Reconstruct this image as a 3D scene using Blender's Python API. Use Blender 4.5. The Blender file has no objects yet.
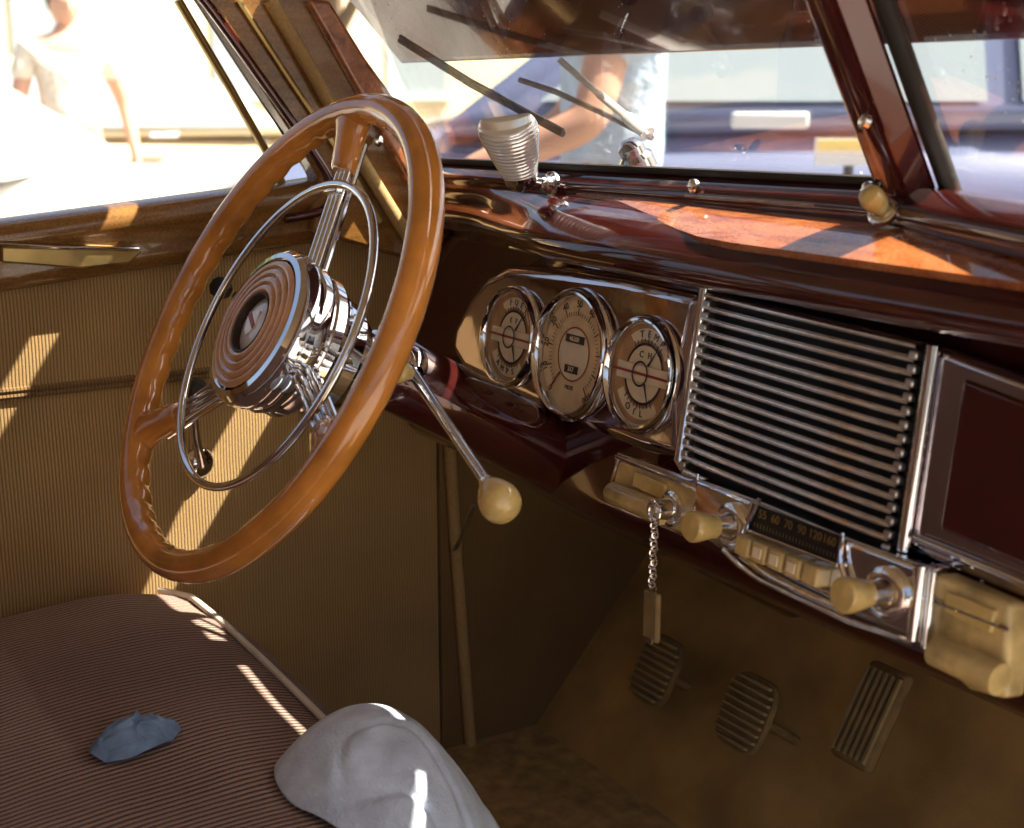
import bpy, bmesh, math, random
from mathutils import Vector, Matrix, noise
V = Vector
rnd = random.Random(7)
PI = math.pi
sc = bpy.context.scene
COL = sc.collection

# ------------------------------------------------------------------ camera frame (metres; origin = speedometer face)
CAM = V((1.0233, -0.6848, 0.2281))
FW = V((-0.83249, 0.50660, -0.22429)).normalized()
RT = FW.cross(V((0, 0, 1))).normalized()
UP = RT.cross(FW)
FPX = 1395.4
GROUND = -0.95

def ray(px, py): return FW*FPX + RT*(px-512) - UP*(py-414)
def at(px, py, ax, val):
    d = ray(px, py); k = 'xyz'.index(ax); return CAM + d*((val-CAM[k])/d[k])
def on(px, py, o, n):
    d = ray(px, py); return CAM + d*((o-CAM).dot(n)/d.dot(n))

TAU = math.radians(8.57)
DU = V((1, 0, 0)); DV = V((0, math.sin(TAU), math.cos(TAU))); DN = V((0, -math.cos(TAU), math.sin(TAU)))
ALW = math.radians(29.62); BEW = math.radians(1.27)
WU = V((math.cos(BEW), math.sin(BEW), 0)); WN = V((math.sin(BEW)*math.cos(ALW), -math.cos(BEW)*math.cos(ALW), math.sin(ALW))); WV = WN.cross(WU).normalized()
WC = V((-0.0356, -0.2729, 0.0403))
def dash(px, py, off=0.0): return on(px, py, DN*off, DN)

# ------------------------------------------------------------------ materials
M = {}
def newmat(name):
    m = bpy.data.materials.new(name); m.use_nodes = True; M[name] = m
    nt = m.node_tree; b = nt.nodes['Principled BSDF']; return m, nt, b
def N(nt, t, **k):
    n = nt.nodes.new(t)
    for a, v in k.items(): setattr(n, a, v)
    return n
def simple(name, col, rough=.5, metal=0, coat=0, spec=.5, var=0, scale=40, bump=0, bscale=200, bdist=.001, sheen=0, trans=0, sss=0, coords='Object'):
    m, nt, b = newmat(name)
    b.inputs['Base Color'].default_value = (*col, 1); b.inputs['Roughness'].default_value = rough
    b.inputs['Metallic'].default_value = metal; b.inputs['Coat Weight'].default_value = coat
    b.inputs['Coat Roughness'].default_value = .04
    b.inputs['Specular IOR Level'].default_value = spec; b.inputs['Sheen Weight'].default_value = sheen
    b.inputs['Transmission Weight'].default_value = trans
    if sss: b.inputs['Subsurface Weight'].default_value = sss; b.inputs['Subsurface Radius'].default_value = (.01, .005, .002); b.inputs['Subsurface Scale'].default_value = .3
    tc = N(nt, 'ShaderNodeTexCoord')
    if var:
        n = N(nt, 'ShaderNodeTexNoise'); n.inputs['Scale'].default_value = scale; n.inputs['Detail'].default_value = 6
        r = N(nt, 'ShaderNodeMapRange'); r.inputs['From Min'].default_value = .3; r.inputs['From Max'].default_value = .7
        r.inputs['To Min'].default_value = 1-var; r.inputs['To Max'].default_value = 1+var
        mx = N(nt, 'ShaderNodeVectorMath', operation='SCALE'); mx.inputs[0].default_value = col
        nt.links.new(tc.outputs[coords], n.inputs['Vector']); nt.links.new(n.outputs['Fac'], r.inputs['Value'])
        nt.links.new(r.outputs[0], mx.inputs['Scale']); nt.links.new(mx.outputs[0], b.inputs['Base Color'])
        rr = N(nt, 'ShaderNodeMapRange'); rr.inputs['To Min'].default_value = max(.02, rough-.08); rr.inputs['To Max'].default_value = rough+.1
        nt.links.new(n.outputs['Fac'], rr.inputs['Value']); nt.links.new(rr.outputs[0], b.inputs['Roughness'])
    if bump:
        n2 = N(nt, 'ShaderNodeTexNoise'); n2.inputs['Scale'].default_value = bscale; n2.inputs['Detail'].default_value = 4
        bp = N(nt, 'ShaderNodeBump'); bp.inputs['Strength'].default_value = bump; bp.inputs['Distance'].default_value = bdist
        nt.links.new(tc.outputs[coords], n2.inputs['Vector']); nt.links.new(n2.outputs['Fac'], bp.inputs['Height']); nt.links.new(bp.outputs[0], b.inputs['Normal'])
    return m

def ribbed(name, dark, light, axis, period, bump=.6, rough=.9):
    m, nt, b = newmat(name)
    g = N(nt, 'ShaderNodeNewGeometry'); s = N(nt, 'ShaderNodeSeparateXYZ'); nt.links.new(g.outputs['Position'], s.inputs[0])
    nz = N(nt, 'ShaderNodeTexNoise'); nz.inputs['Scale'].default_value = 9; nz.inputs['Detail'].default_value = 3
    nt.links.new(g.outputs['Position'], nz.inputs['Vector'])
    w = N(nt, 'ShaderNodeMath', operation='MULTIPLY_ADD'); w.inputs[1].default_value = .004; nt.links.new(nz.outputs['Fac'], w.inputs[0]); nt.links.new(s.outputs[axis], w.inputs[2])
    mu = N(nt, 'ShaderNodeMath', operation='MULTIPLY'); mu.inputs[1].default_value = 2*PI/period; nt.links.new(w.outputs[0], mu.inputs[0])
    sn = N(nt, 'ShaderNodeMath', operation='SINE'); nt.links.new(mu.outputs[0], sn.inputs[0])
    mr = N(nt, 'ShaderNodeMapRange'); mr.inputs['From Min'].default_value = -.9; mr.inputs['From Max'].default_value = .3; nt.links.new(sn.outputs[0], mr.inputs['Value'])
    fn = N(nt, 'ShaderNodeTexNoise'); fn.inputs['Scale'].default_value = 700; fn.inputs['Detail'].default_value = 3; nt.links.new(g.outputs['Position'], fn.inputs['Vector'])
    fm = N(nt, 'ShaderNodeMath', operation='MULTIPLY_ADD'); fm.inputs[1].default_value = .9; fm.inputs[2].default_value = -.45; nt.links.new(fn.outputs['Fac'], fm.inputs[0])
    ad = N(nt, 'ShaderNodeMath', operation='ADD', use_clamp=True); nt.links.new(mr.outputs[0], ad.inputs[0]); nt.links.new(fm.outputs[0], ad.inputs[1])
    big = N(nt, 'ShaderNodeTexNoise'); big.inputs['Scale'].default_value = 6; big.inputs['Detail'].default_value = 5; nt.links.new(g.outputs['Position'], big.inputs['Vector'])
    br = N(nt, 'ShaderNodeMapRange'); br.inputs['From Min'].default_value = .3; br.inputs['From Max'].default_value = .7; br.inputs['To Min'].default_value = .82; br.inputs['To Max'].default_value = 1.12; nt.links.new(big.outputs['Fac'], br.inputs['Value'])
    mx = N(nt, 'ShaderNodeMix', data_type='RGBA'); mx.inputs[6].default_value = (*dark, 1); mx.inputs[7].default_value = (*light, 1); nt.links.new(ad.outputs[0], mx.inputs[0])
    sv = N(nt, 'ShaderNodeVectorMath', operation='SCALE'); nt.links.new(mx.outputs[2], sv.inputs[0]); nt.links.new(br.outputs[0], sv.inputs['Scale'])
    nt.links.new(sv.outputs[0], b.inputs['Base Color'])
    bp = N(nt, 'ShaderNodeBump'); bp.inputs['Strength'].default_value = bump; bp.inputs['Distance'].default_value = period*.35
    nt.links.new(ad.outputs[0], bp.inputs['Height']); nt.links.new(bp.outputs[0], b.inputs['Normal'])
    b.inputs['Roughness'].default_value = rough; b.inputs['Sheen Weight'].default_value = .15; b.inputs['Specular IOR Level'].default_value = .2
    return m

def burl(name, dark, light, coat=1.0, scale=14, stretch=(1, 3, 3), rough=.25):
    m, nt, b = newmat(name)
    g = N(nt, 'ShaderNodeNewGeometry'); mp = N(nt, 'ShaderNodeMapping'); mp.inputs['Scale'].default_value = stretch
    nt.links.new(g.outputs['Position'], mp.inputs[0])
    n = N(nt, 'ShaderNodeTexNoise'); n.inputs['Scale'].default_value = scale; n.inputs['Detail'].default_value = 9; n.inputs['Roughness'].default_value = .7; n.inputs['Distortion'].default_value = 1.2
    nt.links.new(mp.outputs[0], n.inputs['Vector'])
    cr = N(nt, 'ShaderNodeValToRGB'); cr.color_ramp.elements[0].position = .35; cr.color_ramp.elements[1].position = .66
    cr.color_ramp.elements[0].color = (*dark, 1); cr.color_ramp.elements[1].color = (*light, 1)
    nt.links.new(n.outputs['Fac'], cr.inputs[0])
    f = N(nt, 'ShaderNodeTexNoise'); f.inputs['Scale'].default_value = 420; f.inputs['Detail'].default_value = 4; nt.links.new(g.outputs['Position'], f.inputs['Vector'])
    fr = N(nt, 'ShaderNodeMapRange'); fr.inputs['From Min'].default_value = .3; fr.inputs['From Max'].default_value = .7; fr.inputs['To Min'].default_value = .72; fr.inputs['To Max'].default_value = 1.25; nt.links.new(f.outputs['Fac'], fr.inputs['Value'])
    sv = N(nt, 'ShaderNodeVectorMath', operation='SCALE'); nt.links.new(cr.outputs[0], sv.inputs[0]); nt.links.new(fr.outputs[0], sv.inputs['Scale'])
    nt.links.new(sv.outputs[0], b.inputs['Base Color'])
    b.inputs['Roughness'].default_value = rough; b.inputs['Coat Weight'].default_value = coat; b.inputs['Coat Roughness'].default_value = .03
    return m

def glassmat(name, tint=(1, 1, 1), fac=.06, specks=False):
    m, nt, b = newmat(name); nt.nodes.remove(b); out = nt.nodes['Material Output']
    t = N(nt, 'ShaderNodeBsdfTransparent'); t.inputs[0].default_value = (*tint, 1)
    g = N(nt, 'ShaderNodeBsdfGlossy'); g.inputs['Roughness'].default_value = .01
    lw = N(nt, 'ShaderNodeLayerWeight'); lw.inputs['Blend'].default_value = .25
    mm = N(nt, 'ShaderNodeMath', operation='MULTIPLY_ADD', use_clamp=True); mm.inputs[1].default_value = .32; mm.inputs[2].default_value = fac*.4; nt.links.new(lw.outputs['Fresnel'], mm.inputs[0])
    mx = N(nt, 'ShaderNodeMixShader'); nt.links.new(mm.outputs[0], mx.inputs[0]); nt.links.new(t.outputs[0], mx.inputs[1]); nt.links.new(g.outputs[0], mx.inputs[2])
    last = mx
    if specks:
        geo = N(nt, 'ShaderNodeNewGeometry'); vo = N(nt, 'ShaderNodeTexVoronoi'); vo.inputs['Scale'].default_value = 95; nt.links.new(geo.outputs['Position'], vo.inputs['Vector'])
        nz = N(nt, 'ShaderNodeTexNoise'); nz.inputs['Scale'].default_value = 7; nt.links.new(geo.outputs['Position'], nz.inputs['Vector'])
        th = N(nt, 'ShaderNodeMapRange'); th.inputs['From Min'].default_value = .5; th.inputs['From Max'].default_value = .75; th.inputs['To Min'].default_value = 0; th.inputs['To Max'].default_value = .22; nt.links.new(nz.outputs['Fac'], th.inputs['Value'])
        ls = N(nt, 'ShaderNodeMath', operation='LESS_THAN'); nt.links.new(vo.outputs['Distance'], ls.inputs[0]); nt.links.new(th.outputs[0], ls.inputs[1])
        df = N(nt, 'ShaderNodeBsdfTranslucent'); df.inputs[0].default_value = (.8, .8, .8, 1)
        d2 = N(nt, 'ShaderNodeBsdfDiffuse'); d2.inputs[0].default_value = (.9, .9, .9, 1)
        da = N(nt, 'ShaderNodeMixShader'); nt.links.new(df.outputs[0], da.inputs[1]); nt.links.new(d2.outputs[0], da.inputs[2])
        half = N(nt, 'ShaderNodeMath', operation='MULTIPLY'); half.inputs[1].default_value = .8; nt.links.new(ls.outputs[0], half.inputs[0])
        mx2 = N(nt, 'ShaderNodeMixShader'); nt.links.new(half.outputs[0], mx2.inputs[0]); nt.links.new(mx.outputs[0], mx2.inputs[1]); nt.links.new(da.outputs[0], mx2.inputs[2]); last = mx2
    nt.links.new(last.outputs[0], out.inputs[0]); return m

simple('chrome', (.82, .82, .84), .05, 1, bump=.03, bscale=60)
simple('worn_chrome', (.88, .86, .84), .10, 1, var=.12, scale=160, bump=.12, bscale=240)
simple('satin_metal', (.55, .53, .5), .3, 1, var=.2, scale=90)
simple('maroon', (.070, .011, .009), .12, .35, 1, var=.25, scale=30)
simple('gauge_panel_paint', (.58, .52, .56), .05, 1, 0, var=.1, scale=18, bump=.5, bscale=14, bdist=.0012)
simple('black', (.008, .007, .007), .45, var=.2)
simple('rubber', (.02, .018, .016), .75, var=.3, bump=.3)
simple('caramel', (.64, .25, .045), .16, 0, 1, var=.28, scale=22, sss=.15, bump=.03, bscale=50)
simple('tan_ring', (.66, .34, .17), .28, 0, .8, var=.1, scale=40)
simple('ivory', (.66, .47, .17), .25, 0, .7, var=.16, scale=60, sss=.15, bump=.04)
simple('ivory_worn', (.58, .42, .17), .3, 0, .5, var=.4, scale=45, bump=.2, bscale=90)
simple('dial_cream', (.90, .66, .38), .5, 0, .2, var=.14, scale=50)
simple('dial_tan', (.58, .33, .15), .5, 0, .2, var=.2, scale=70)
simple('dial_pale', (.95, .80, .56), .45, 0, .2, var=.08, scale=70)
simple('dial_ink', (.05, .028, .02), .5)
simple('dial_red', (.35, .05, .03), .4)
simple('medallion', (.88, .80, .74), .3, .2, .6, var=.15, scale=90)
simple('trim_brass', (.42, .30, .12), .3, .8, var=.2, scale=40)
simple('lens_plastic', (.93, .94, .95), .12, .55, .8)
M['lens_plastic'].node_tree.nodes['Principled BSDF'].inputs['Subsurface Radius'].default_value = (.02, .02, .02); M['lens_plastic'].node_tree.nodes['Principled BSDF'].inputs['Subsurface Scale'].default_value = 1
simple('headliner', (.36, .27, .17), .95, var=.1, bump=.2)
simple('carpet', (.42, .28, .10), .95, var=.35, scale=50, bump=.9, bscale=600, sheen=.1)
simple('firewall_board', (.50, .32, .115), .8, var=.3, scale=10, bump=.4, bscale=300)
simple('windlace', (.42, .27, .11), .9, var=.15, scale=300, bump=.8, bscale=900)
simple('denim', (.66, .75, .88), .9, var=.22, scale=38, bump=.9, bscale=420, bdist=.0015, sheen=.2)
simple('piping', (.75, .68, .58), .8, var=.1, bump=.3)
ribbed('door_cloth', (.27, .155, .060), (.47, .305, .130), 'Y', .0034)
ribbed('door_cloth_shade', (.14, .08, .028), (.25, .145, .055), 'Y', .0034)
ribbed('seat_cloth', (.055, .026, .018), (.42, .265, .205), 'X', .0062, 1.0)
burl('burl_wood', (.20, .045, .014), (.50, .17, .055))
burl('door_wood', (.15, .065, .015), (.30, .14, .035), coat=.8, scale=5, stretch=(4, .7, 6))
glassmat('windshield_glass', (.97, .98, .98), .05, True)
glassmat('gauge_glass', (1, 1, 1), .03)
glassmat('side_glass', (.98, .98, .97), .04)
simple('paint_blue', (.17, .20, .33), .25, .1, 1)
simple('paint_white', (.78, .77, .74), .3, 0, .8)
simple('paint_tan', (.70, .58, .38), .3, 0, .8)
simple('auto_glass', (.36, .43, .46), .05, 0, 1)
simple('tyre', (.02, .02, .02), .8)
simple('asphalt', (.28, .27, .25), .9, var=.25, scale=3, bump=.5, bscale=40, coords='Object')
simple('leaf', (.10, .13, .025), .7, var=.4, scale=2)
simple('bark', (.16, .11, .07), .9, var=.3)
simple('stucco', (.80, .70, .48), .9, var=.1, scale=2)
simple('skin_tone', (.62, .34, .23), .55, sss=.1)
simple('blue_shirt', (.50, .62, .76), .9, var=.15, scale=12, bump=.8, bscale=9, bdist=.05)
simple('jeans', (.20, .30, .46), .9, var=.3, scale=60, bump=.9, bscale=500, bdist=.001)
simple('pale_shirt', (.80, .72, .60), .9, var=.15, bump=.8, bscale=9, bdist=.05)
simple('hair_brown', (.06, .035, .02), .7)
simple('yellow_card', (.85, .72, .25), .6)
simple('white_card', (.82, .82, .80), .6)

# ------------------------------------------------------------------ mesh helpers
def link(name, bm, mat, parent=None, smooth=True, bevel=0, seg=2, sub=0, autos=40):
    bmesh.ops.recalc_face_normals(bm, faces=bm.faces)
    co = [v.co for v in bm.verts]
    c = V([(min(p[i] for p in co)+max(p[i] for p in co))/2 for i in range(3)])
    for v in bm.verts: v.co -= c
    me = bpy.data.meshes.new(name); bm.to_mesh(me); bm.free()
    mats = mat if isinstance(mat, list) else [mat]
    for k in mats: me.materials.append(M[k])
    if smooth:
        for p in me.polygons: p.use_smooth = True
        me.set_sharp_from_angle(angle=math.radians(autos))
    o = bpy.data.objects.new(name, me); COL.objects.link(o)
    if parent is not None:
        o.parent = parent; o.location = c - origin(parent)
    else: o.location = c
    if bevel:
        b = o.modifiers.new('bevel', 'BEVEL'); b.width = bevel; b.segments = seg; b.limit_method = 'ANGLE'; b.angle_limit = math.radians(35); b.harden_normals = False
    if sub: s = o.modifiers.new('sub', 'SUBSURF'); s.levels = sub; s.render_levels = sub
    return o
def origin(o):
    p = V(o.location)
    while o.parent is not None: o = o.parent; p += V(o.location)
    return p
def thing(name, label, cat, loc=(0, 0, 0), group=None):
    o = bpy.data.objects.new(name, None); COL.objects.link(o); o.location = loc; o.empty_display_size = .1
    o['label'] = label; o['category'] = cat
    if group: o['group'] = group
    return o
def tag(o, label, cat, group=None):
    o['label'] = label; o['category'] = cat
    if group: o['group'] = group
    return o
def struct(name, bm, mat, kind='structure', **k):
    o = link(name, bm, mat, **k); o['kind'] = kind; return o
B = bmesh.new
def box(bm, c, a, b, d):
    """centre, three half-axis vectors"""
    vs = [bm.verts.new(c + a*i + b*j + d*k) for i in (-1, 1) for j in (-1, 1) for k in (-1, 1)]
    for f in ((0, 1, 3, 2), (4, 6, 7, 5), (0, 4, 5, 1), (2, 3, 7, 6), (0, 2, 6, 4), (1, 5, 7, 3)): bm.faces.new([vs[i] for i in f])
    return vs
def abox(bm, lo, hi):
    lo, hi = V(lo), V(hi); c = (lo+hi)/2; h = (hi-lo)/2
    return box(bm, c, V((h.x, 0, 0)), V((0, h.y, 0)), V((0, 0, h.z)))
def prism(bm, pts, off, mi=0):
    """outline pts (3D) and its copy shifted by the vector off"""
    a = [bm.verts.new(p) for p in pts]; b = [bm.verts.new(p+off) for p in pts]; n = len(pts)
    fs = [bm.faces.new(a), bm.faces.new(b[::-1])]
    for i in range(n): fs.append(bm.faces.new([a[i], b[i], b[(i+1) % n], a[(i+1) % n]]))
    for f in fs: f.material_index = mi
def frame_of(t):
    t = t.normalized(); u = t.cross(V((0, 0, 1)))
    if u.length < .05: u = t.cross(V((1, 0, 0)))
    u.normalize(); return u, u.cross(t).normalized()
def tube(bm, pts, r, n=12, closed=False, caps=True, flat=None, mi=0):
    pts = [V(p) for p in pts]; N_ = len(pts); rings = []
    rr = r if isinstance(r, (list, tuple)) else [r]*N_
    pu = None
    for i, p in enumerate(pts):
        if closed: t = pts[(i+1) % N_]-pts[i-1]
        else: t = pts[min(i+1, N_-1)]-pts[max(i-1, 0)]
        t.normalize()
        if pu is None: u, w = frame_of(t)
        else:
            u = pu - t*pu.dot(t); u.normalize(); w = u.cross(t).normalized()
        pu = u
        fl = flat or (1, 1)
        rings.append([bm.verts.new(p + u*math.cos(2*PI*k/n)*rr[i]*fl[0] + w*math.sin(2*PI*k/n)*rr[i]*fl[1]) for k in range(n)])
    for i in range(N_ if closed else N_-1):
        A, Bq = rings[i], rings[(i+1) % N_]
        for k in range(n): bm.faces.new([A[k], A[(k+1) % n], Bq[(k+1) % n], Bq[k]]).material_index = mi
    if not closed and caps:
        bm.faces.new(rings[0][::-1]).material_index = mi; bm.faces.new(rings[-1]).material_index = mi
def lathe(bm, o, ax, prof, n=48, u=None, cap0=False, cap1=False, mi=0, sq=(1, 1)):
    ax = ax.normalized()
    if u is None: u, w = frame_of(ax)
    else: u = (u-ax*u.dot(ax)).normalized(); w = ax.cross(u)
    rings = []
    for r, h in prof:
        if r < 1e-6: rings.append([bm.verts.new(o+ax*h)])
        else: rings.append([bm.verts.new(o+ax*h+u*(r*sq[0]*math.cos(2*PI*k/n))+w*(r*sq[1]*math.sin(2*PI*k/n))) for k in range(n)])
    for A, Bq in zip(rings, rings[1:]):
        for k in range(n):
            k2 = (k+1) % n
            if len(A) == 1 and len(Bq) == 1: continue
            if len(A) == 1: bm.faces.new([A[0], Bq[k2], Bq[k]]).material_index = mi
            elif len(Bq) == 1: bm.faces.new([A[k], A[k2], Bq[0]]).material_index = mi
            else: bm.faces.new([A[k], A[k2], Bq[k2], Bq[k]]).material_index = mi
    if cap0 and len(rings[0]) > 1: bm.faces.new(rings[0][::-1]).material_index = mi
    if cap1 and len(rings[-1]) > 1: bm.faces.new(rings[-1]).material_index = mi
def sweep_x(bm, prof_fn, xs, close=True, mi=0):
    """cross-section polyline (list of (y,z)) swept along X; prof_fn(x) -> points"""
    rings = [[bm.verts.new((x, y, z)) for y, z in prof_fn(x)] for x in xs]
    n = len(rings[0])
    for A, Bq in zip(rings, rings[1:]):
        for k in range(n if close else n-1): bm.faces.new([A[k], Bq[k], Bq[(k+1) % n], A[(k+1) % n]]).material_index = mi
    if close:
        bm.faces.new(rings[0][::-1]).material_index = mi; bm.faces.new(rings[-1]).material_index = mi
def spline(pts, k=8, closed=False):
    P = [V(p) for p in pts]; out = []; n = len(P)
    for i in range(n if closed else n-1):
        if closed: a, b, c, d = P[i-1], P[i], P[(i+1) % n], P[(i+2) % n]
        else: a, b, c, d = P[max(i-1, 0)], P[i], P[i+1], P[min(i+2, n-1)]
        for j in range(k):
            t = j/k
            out.append(.5*((2*b)+(c-a)*t+(2*a-5*b+4*c-d)*t*t+(3*b-a-3*c+d)*t**3))
    if not closed: out.append(P[-1])
    return out
_dg = None
def text_into(bm, s, size, o, u, v, n, extr=.0002, align='CENTER', mi=0):
    cu = bpy.data.curves.new('t', 'FONT'); cu.body = s; cu.size = size; cu.extrude = extr; cu.align_x = align; cu.align_y = 'CENTER'
    ob = bpy.data.objects.new('t', cu); COL.objects.link(ob)
    dg = bpy.context.evaluated_depsgraph_get(); me = bpy.data.meshes.new_from_object(ob.evaluated_get(dg))
    mat = Matrix((( u.x, v.x, n.x, o.x), (u.y, v.y, n.y, o.y), (u.z, v.z, n.z, o.z), (0, 0, 0, 1)))
    me.transform(mat); k0 = len(bm.faces); bm.from_mesh(me); bm.faces.ensure_lookup_table()
    for f in bm.faces[k0:]: f.material_index = mi
    bpy.data.objects.remove(ob); bpy.data.curves.remove(cu); bpy.data.meshes.remove(me)
def disc_ring(bm, o, u, v, n, r0, r1, a0, a1, h, th=.0003, seg=32, mi=0):
    """flat arc band on a dial; angles clockwise from top, degrees"""
    P = []
    for i in range(seg+1):
        a = math.radians(a0+(a1-a0)*i/seg); d = u*math.sin(a)+v*math.cos(a)
        P.append((o+d*r0+n*h, o+d*r1+n*h))
    for i in range(seg):
        a, b = P[i], P[i+1]; vs = [bm.verts.new(p) for p in (a[0], a[1], b[1], b[0])]
        bm.faces.new(vs).material_index = mi

# ================================================================== THE CAR
car = thing('vintage_car', 'vintage car interior with caramel steering wheel, three round gauges and a chrome grille', 'car', (0.29, -.4, GROUND))

# ---- shell ---------------------------------------------------------------
XD = -.374                       # door trim plane
GL = lambda z: .05 - .6*(z-.165)   # windshield slant: y at height z
# dashboard profile swept along X
def dprof(x):
    # left end of the dash sweeps into the side
    e = max(0, min(1, (.04-x)/.27)); e = e*e*(3-2*e)
    lipy = -.032 + .056*e; fy = .023+.022*e
    r = [(.048, .140), (.036, .139), (.036+(lipy-.036)*.22, .1365), (.036+(lipy-.036)*.5, .131), (.036+(lipy-.036)*.75, .124), (lipy+.008, .1155), (lipy+.001, .109), (lipy-.0045, .101), (lipy-.003, .093), (lipy+.006, .086), (fy-.006, .080), (fy, .074),
         (fy-.012, .0), (fy-.022, -.07), (fy-.028, -.12), (fy-.026, -.140), (fy-.016, -.152), (fy, -.154), (fy+.05, -.15), (fy+.05, .05), (.10, .12)]
    return r
xs = [-.36+.02*i for i in range(9)] + [-.18+.06*i for i in range(20)]
bm = B(); sweep_x(bm, dprof, xs)
bm.faces.ensure_lookup_table()
dashboard = link('dashboard', bm, 'maroon', car, autos=60)
dashboard['label'] = 'dark maroon painted dashboard with a rounded lip'
# polished wood top: a skin 1.5 mm above the paint, right of the gauges it widens
def tprof(x):
    k = max(0, min(1, (x+.02)/.25)); k = k*k*(3-2*k)
    yf = .030-.052*k
    P = []
    for i in range(9):
        y = .047+(yf-.047)*i/8; z = .1395+.0 + (.123-.1395)*max(0, (.040-y)/.054)**1.15
        P.append((y, z+.0022+.002*math.sin(PI*i/8)))
    return P + [(y, z-.005) for y, z in P[::-1]]
bm = B(); sweep_x(bm, tprof, [-.04+.04*i for i in range(28)])
link('dash_top_panel', bm, 'burl_wood', dashboard, autos=50)
# thin chrome bead along the lower lip
bm = B(); tube(bm, [(x, dprof(x)[10][0]-.002, .079) for x in [-.16+.05*i for i in range(22)]], .0016, 8)
link('bead', bm, 'worn_chrome', dashboard)

# windshield sill (garnish)
def gprof(x): return [(.034, .137), (.030, .144), (.030, .152), (.034, .157), (.040, .160), (.046, .166), (.056, .168), (.064, .165), (.064, .134)]
def sillprof(x):
    t = min(1, (x+.36)/.66); dz = -.012*(1-t)
    return [(y, z+dz*(1 if z > .145 else .6)) for y, z in gprof(x)]
bm = B(); sweep_x(bm, sillprof, [-.36+.03*i for i in range(24)])
sill = link('windshield_sill', bm, 'maroon', car, autos=50)
def prof_right(x): return [(y-(x-.33)*.25, z-(x-.33)*.03) for y, z in gprof(x)]
bm = B(); sweep_x(bm, prof_right, [.33+.05*i for i in range(13)])
link('windshield_sill', bm, 'maroon', car, autos=50)
bm = B(); tube(bm, [(x, .0295, .1495+(-.012*(1-(x+.36)/.66)*.8)) for x in (.12, .2, .27)], .0012, 6)
link('bead', bm, 'satin_metal', sill)
def screw(px, py, off, parent, plane='y', n=V((0, -1, 0)), r=.0045):
    p = at(px, py, plane, off); b_ = B()
    lathe(b_, p, n, [(r*1.3, -.002), (r*1.3, .001), (r, .0022), (r*.5, .0032), (0, .0034)], 16)
    u, w = frame_of(n); box(b_, p+n*.0033, u*r*.8, w*.0004, n*.0003)
    link('screw', b_, 'worn_chrome', parent)
for q in ((693, 186), (551, 184), (868, 190)): screw(*q, .029, sill)
bmr = B(); tube(bmr, [(x, GL(.171)+.0, .168-.012*(1-(x+.36)/.66)) for x in (-.335, -.1, .1, .33)], .0035, 8)
link('rubber_seal', bmr, 'rubber', sill)

# glass, two halves
def gl_pts(x0, x1, z0, z1, dy0=0, dy1=0): return [V((x0, GL(z0)+dy0, z0)), V((x1, GL(z0)+dy1, z0)), V((x1, GL(z1)+dy1, z1)), V((x0, GL(z1)+dy0, z1))]
bm = B(); prism(bm, gl_pts(-.345, .328, .153, .47), V((0, .004, .0025)))
link('windshield', bm, 'windshield_glass', car, smooth=False)
bm = B(); prism(bm, gl_pts(.356, .93, .153, .47, 0, -.15), V((0, .004, .0025)))
link('windshield', bm, 'windshield_glass', car, smooth=False)
# centre post
def gp(x, z, d=0): return V((x, GL(z)-d, z))
bm = B()
prism(bm, [gp(.316, .155), gp(.324, .155, .018), gp(.350, .155, .020), gp(.366, .155)], gp(0, .49)-gp(0, .155))
post = link('centre_post', bm, 'maroon', car, bevel=.004, autos=30)
bm = B(); prism(bm, [gp(.338, .165, .022), gp(.345, .165, .024), gp(.352, .165, .022), gp(.352, .165, .018), gp(.338, .165, .018)], gp(0, .48)-gp(0, .165))
link('trim_strip', bm, 'maroon', post)
for px, py in ((864, 121),):
    p = on(px, py, V((0, .02, .165)), V((0, -.857, -.514)))
    b_ = B(); lathe(b_, p, V((-.3, -.8, .3)), [(.005, -.003), (.005, .001), (.0035, .0025), (0, .003)], 16); link('screw', b_, 'worn_chrome', post)
bm = B(); tube(bm, [gp(.372, .16, -.004), gp(.372, .48, -.004)], .007, 10); link('rubber_seal', bm, 'rubber', post)

# header, roof; exterior peak is added to block and shape the sunlight
bm = B(); prism(bm, [V((-.40, y, z)) for y, z in ((GL(.44)-.015, .44), (GL(.44)+.03, .44), (GL(.52)+.03, .52), (GL(.52)-.05, .52))], V((1.38, 0, 0)))
link('windshield_header', bm, 'maroon', car, bevel=.008)
bm = B()
sweep_x(bm, lambda x: [(-.15, .50-.12*((x-.29)/.72)**2*.4), (-2.2, .50-.12*((x-.29)/.72)**2*.4), (-2.2, .54-.12*((x-.29)/.72)**2*.4), (-.15, .54-.12*((x-.29)/.72)**2*.4)], [-.42+.142*i for i in range(11)])
link('roof', bm, ['headliner'], car)
VIS = dict(y=.058, z=.260)
bm = B(); prism(bm, [V((-.44, y, z)) for y, z in ((VIS['y'], VIS['z']), (VIS['y']+.008, VIS['z']+.004), (GL(.42)+.03, .425), (GL(.42)+.02, .41))], V((1.46, 0, 0)))
link('added_visor', bm, 'maroon', car, bevel=.003)['label'] = 'maroon outside sun peak added over the windshield to shape the light'

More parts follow.
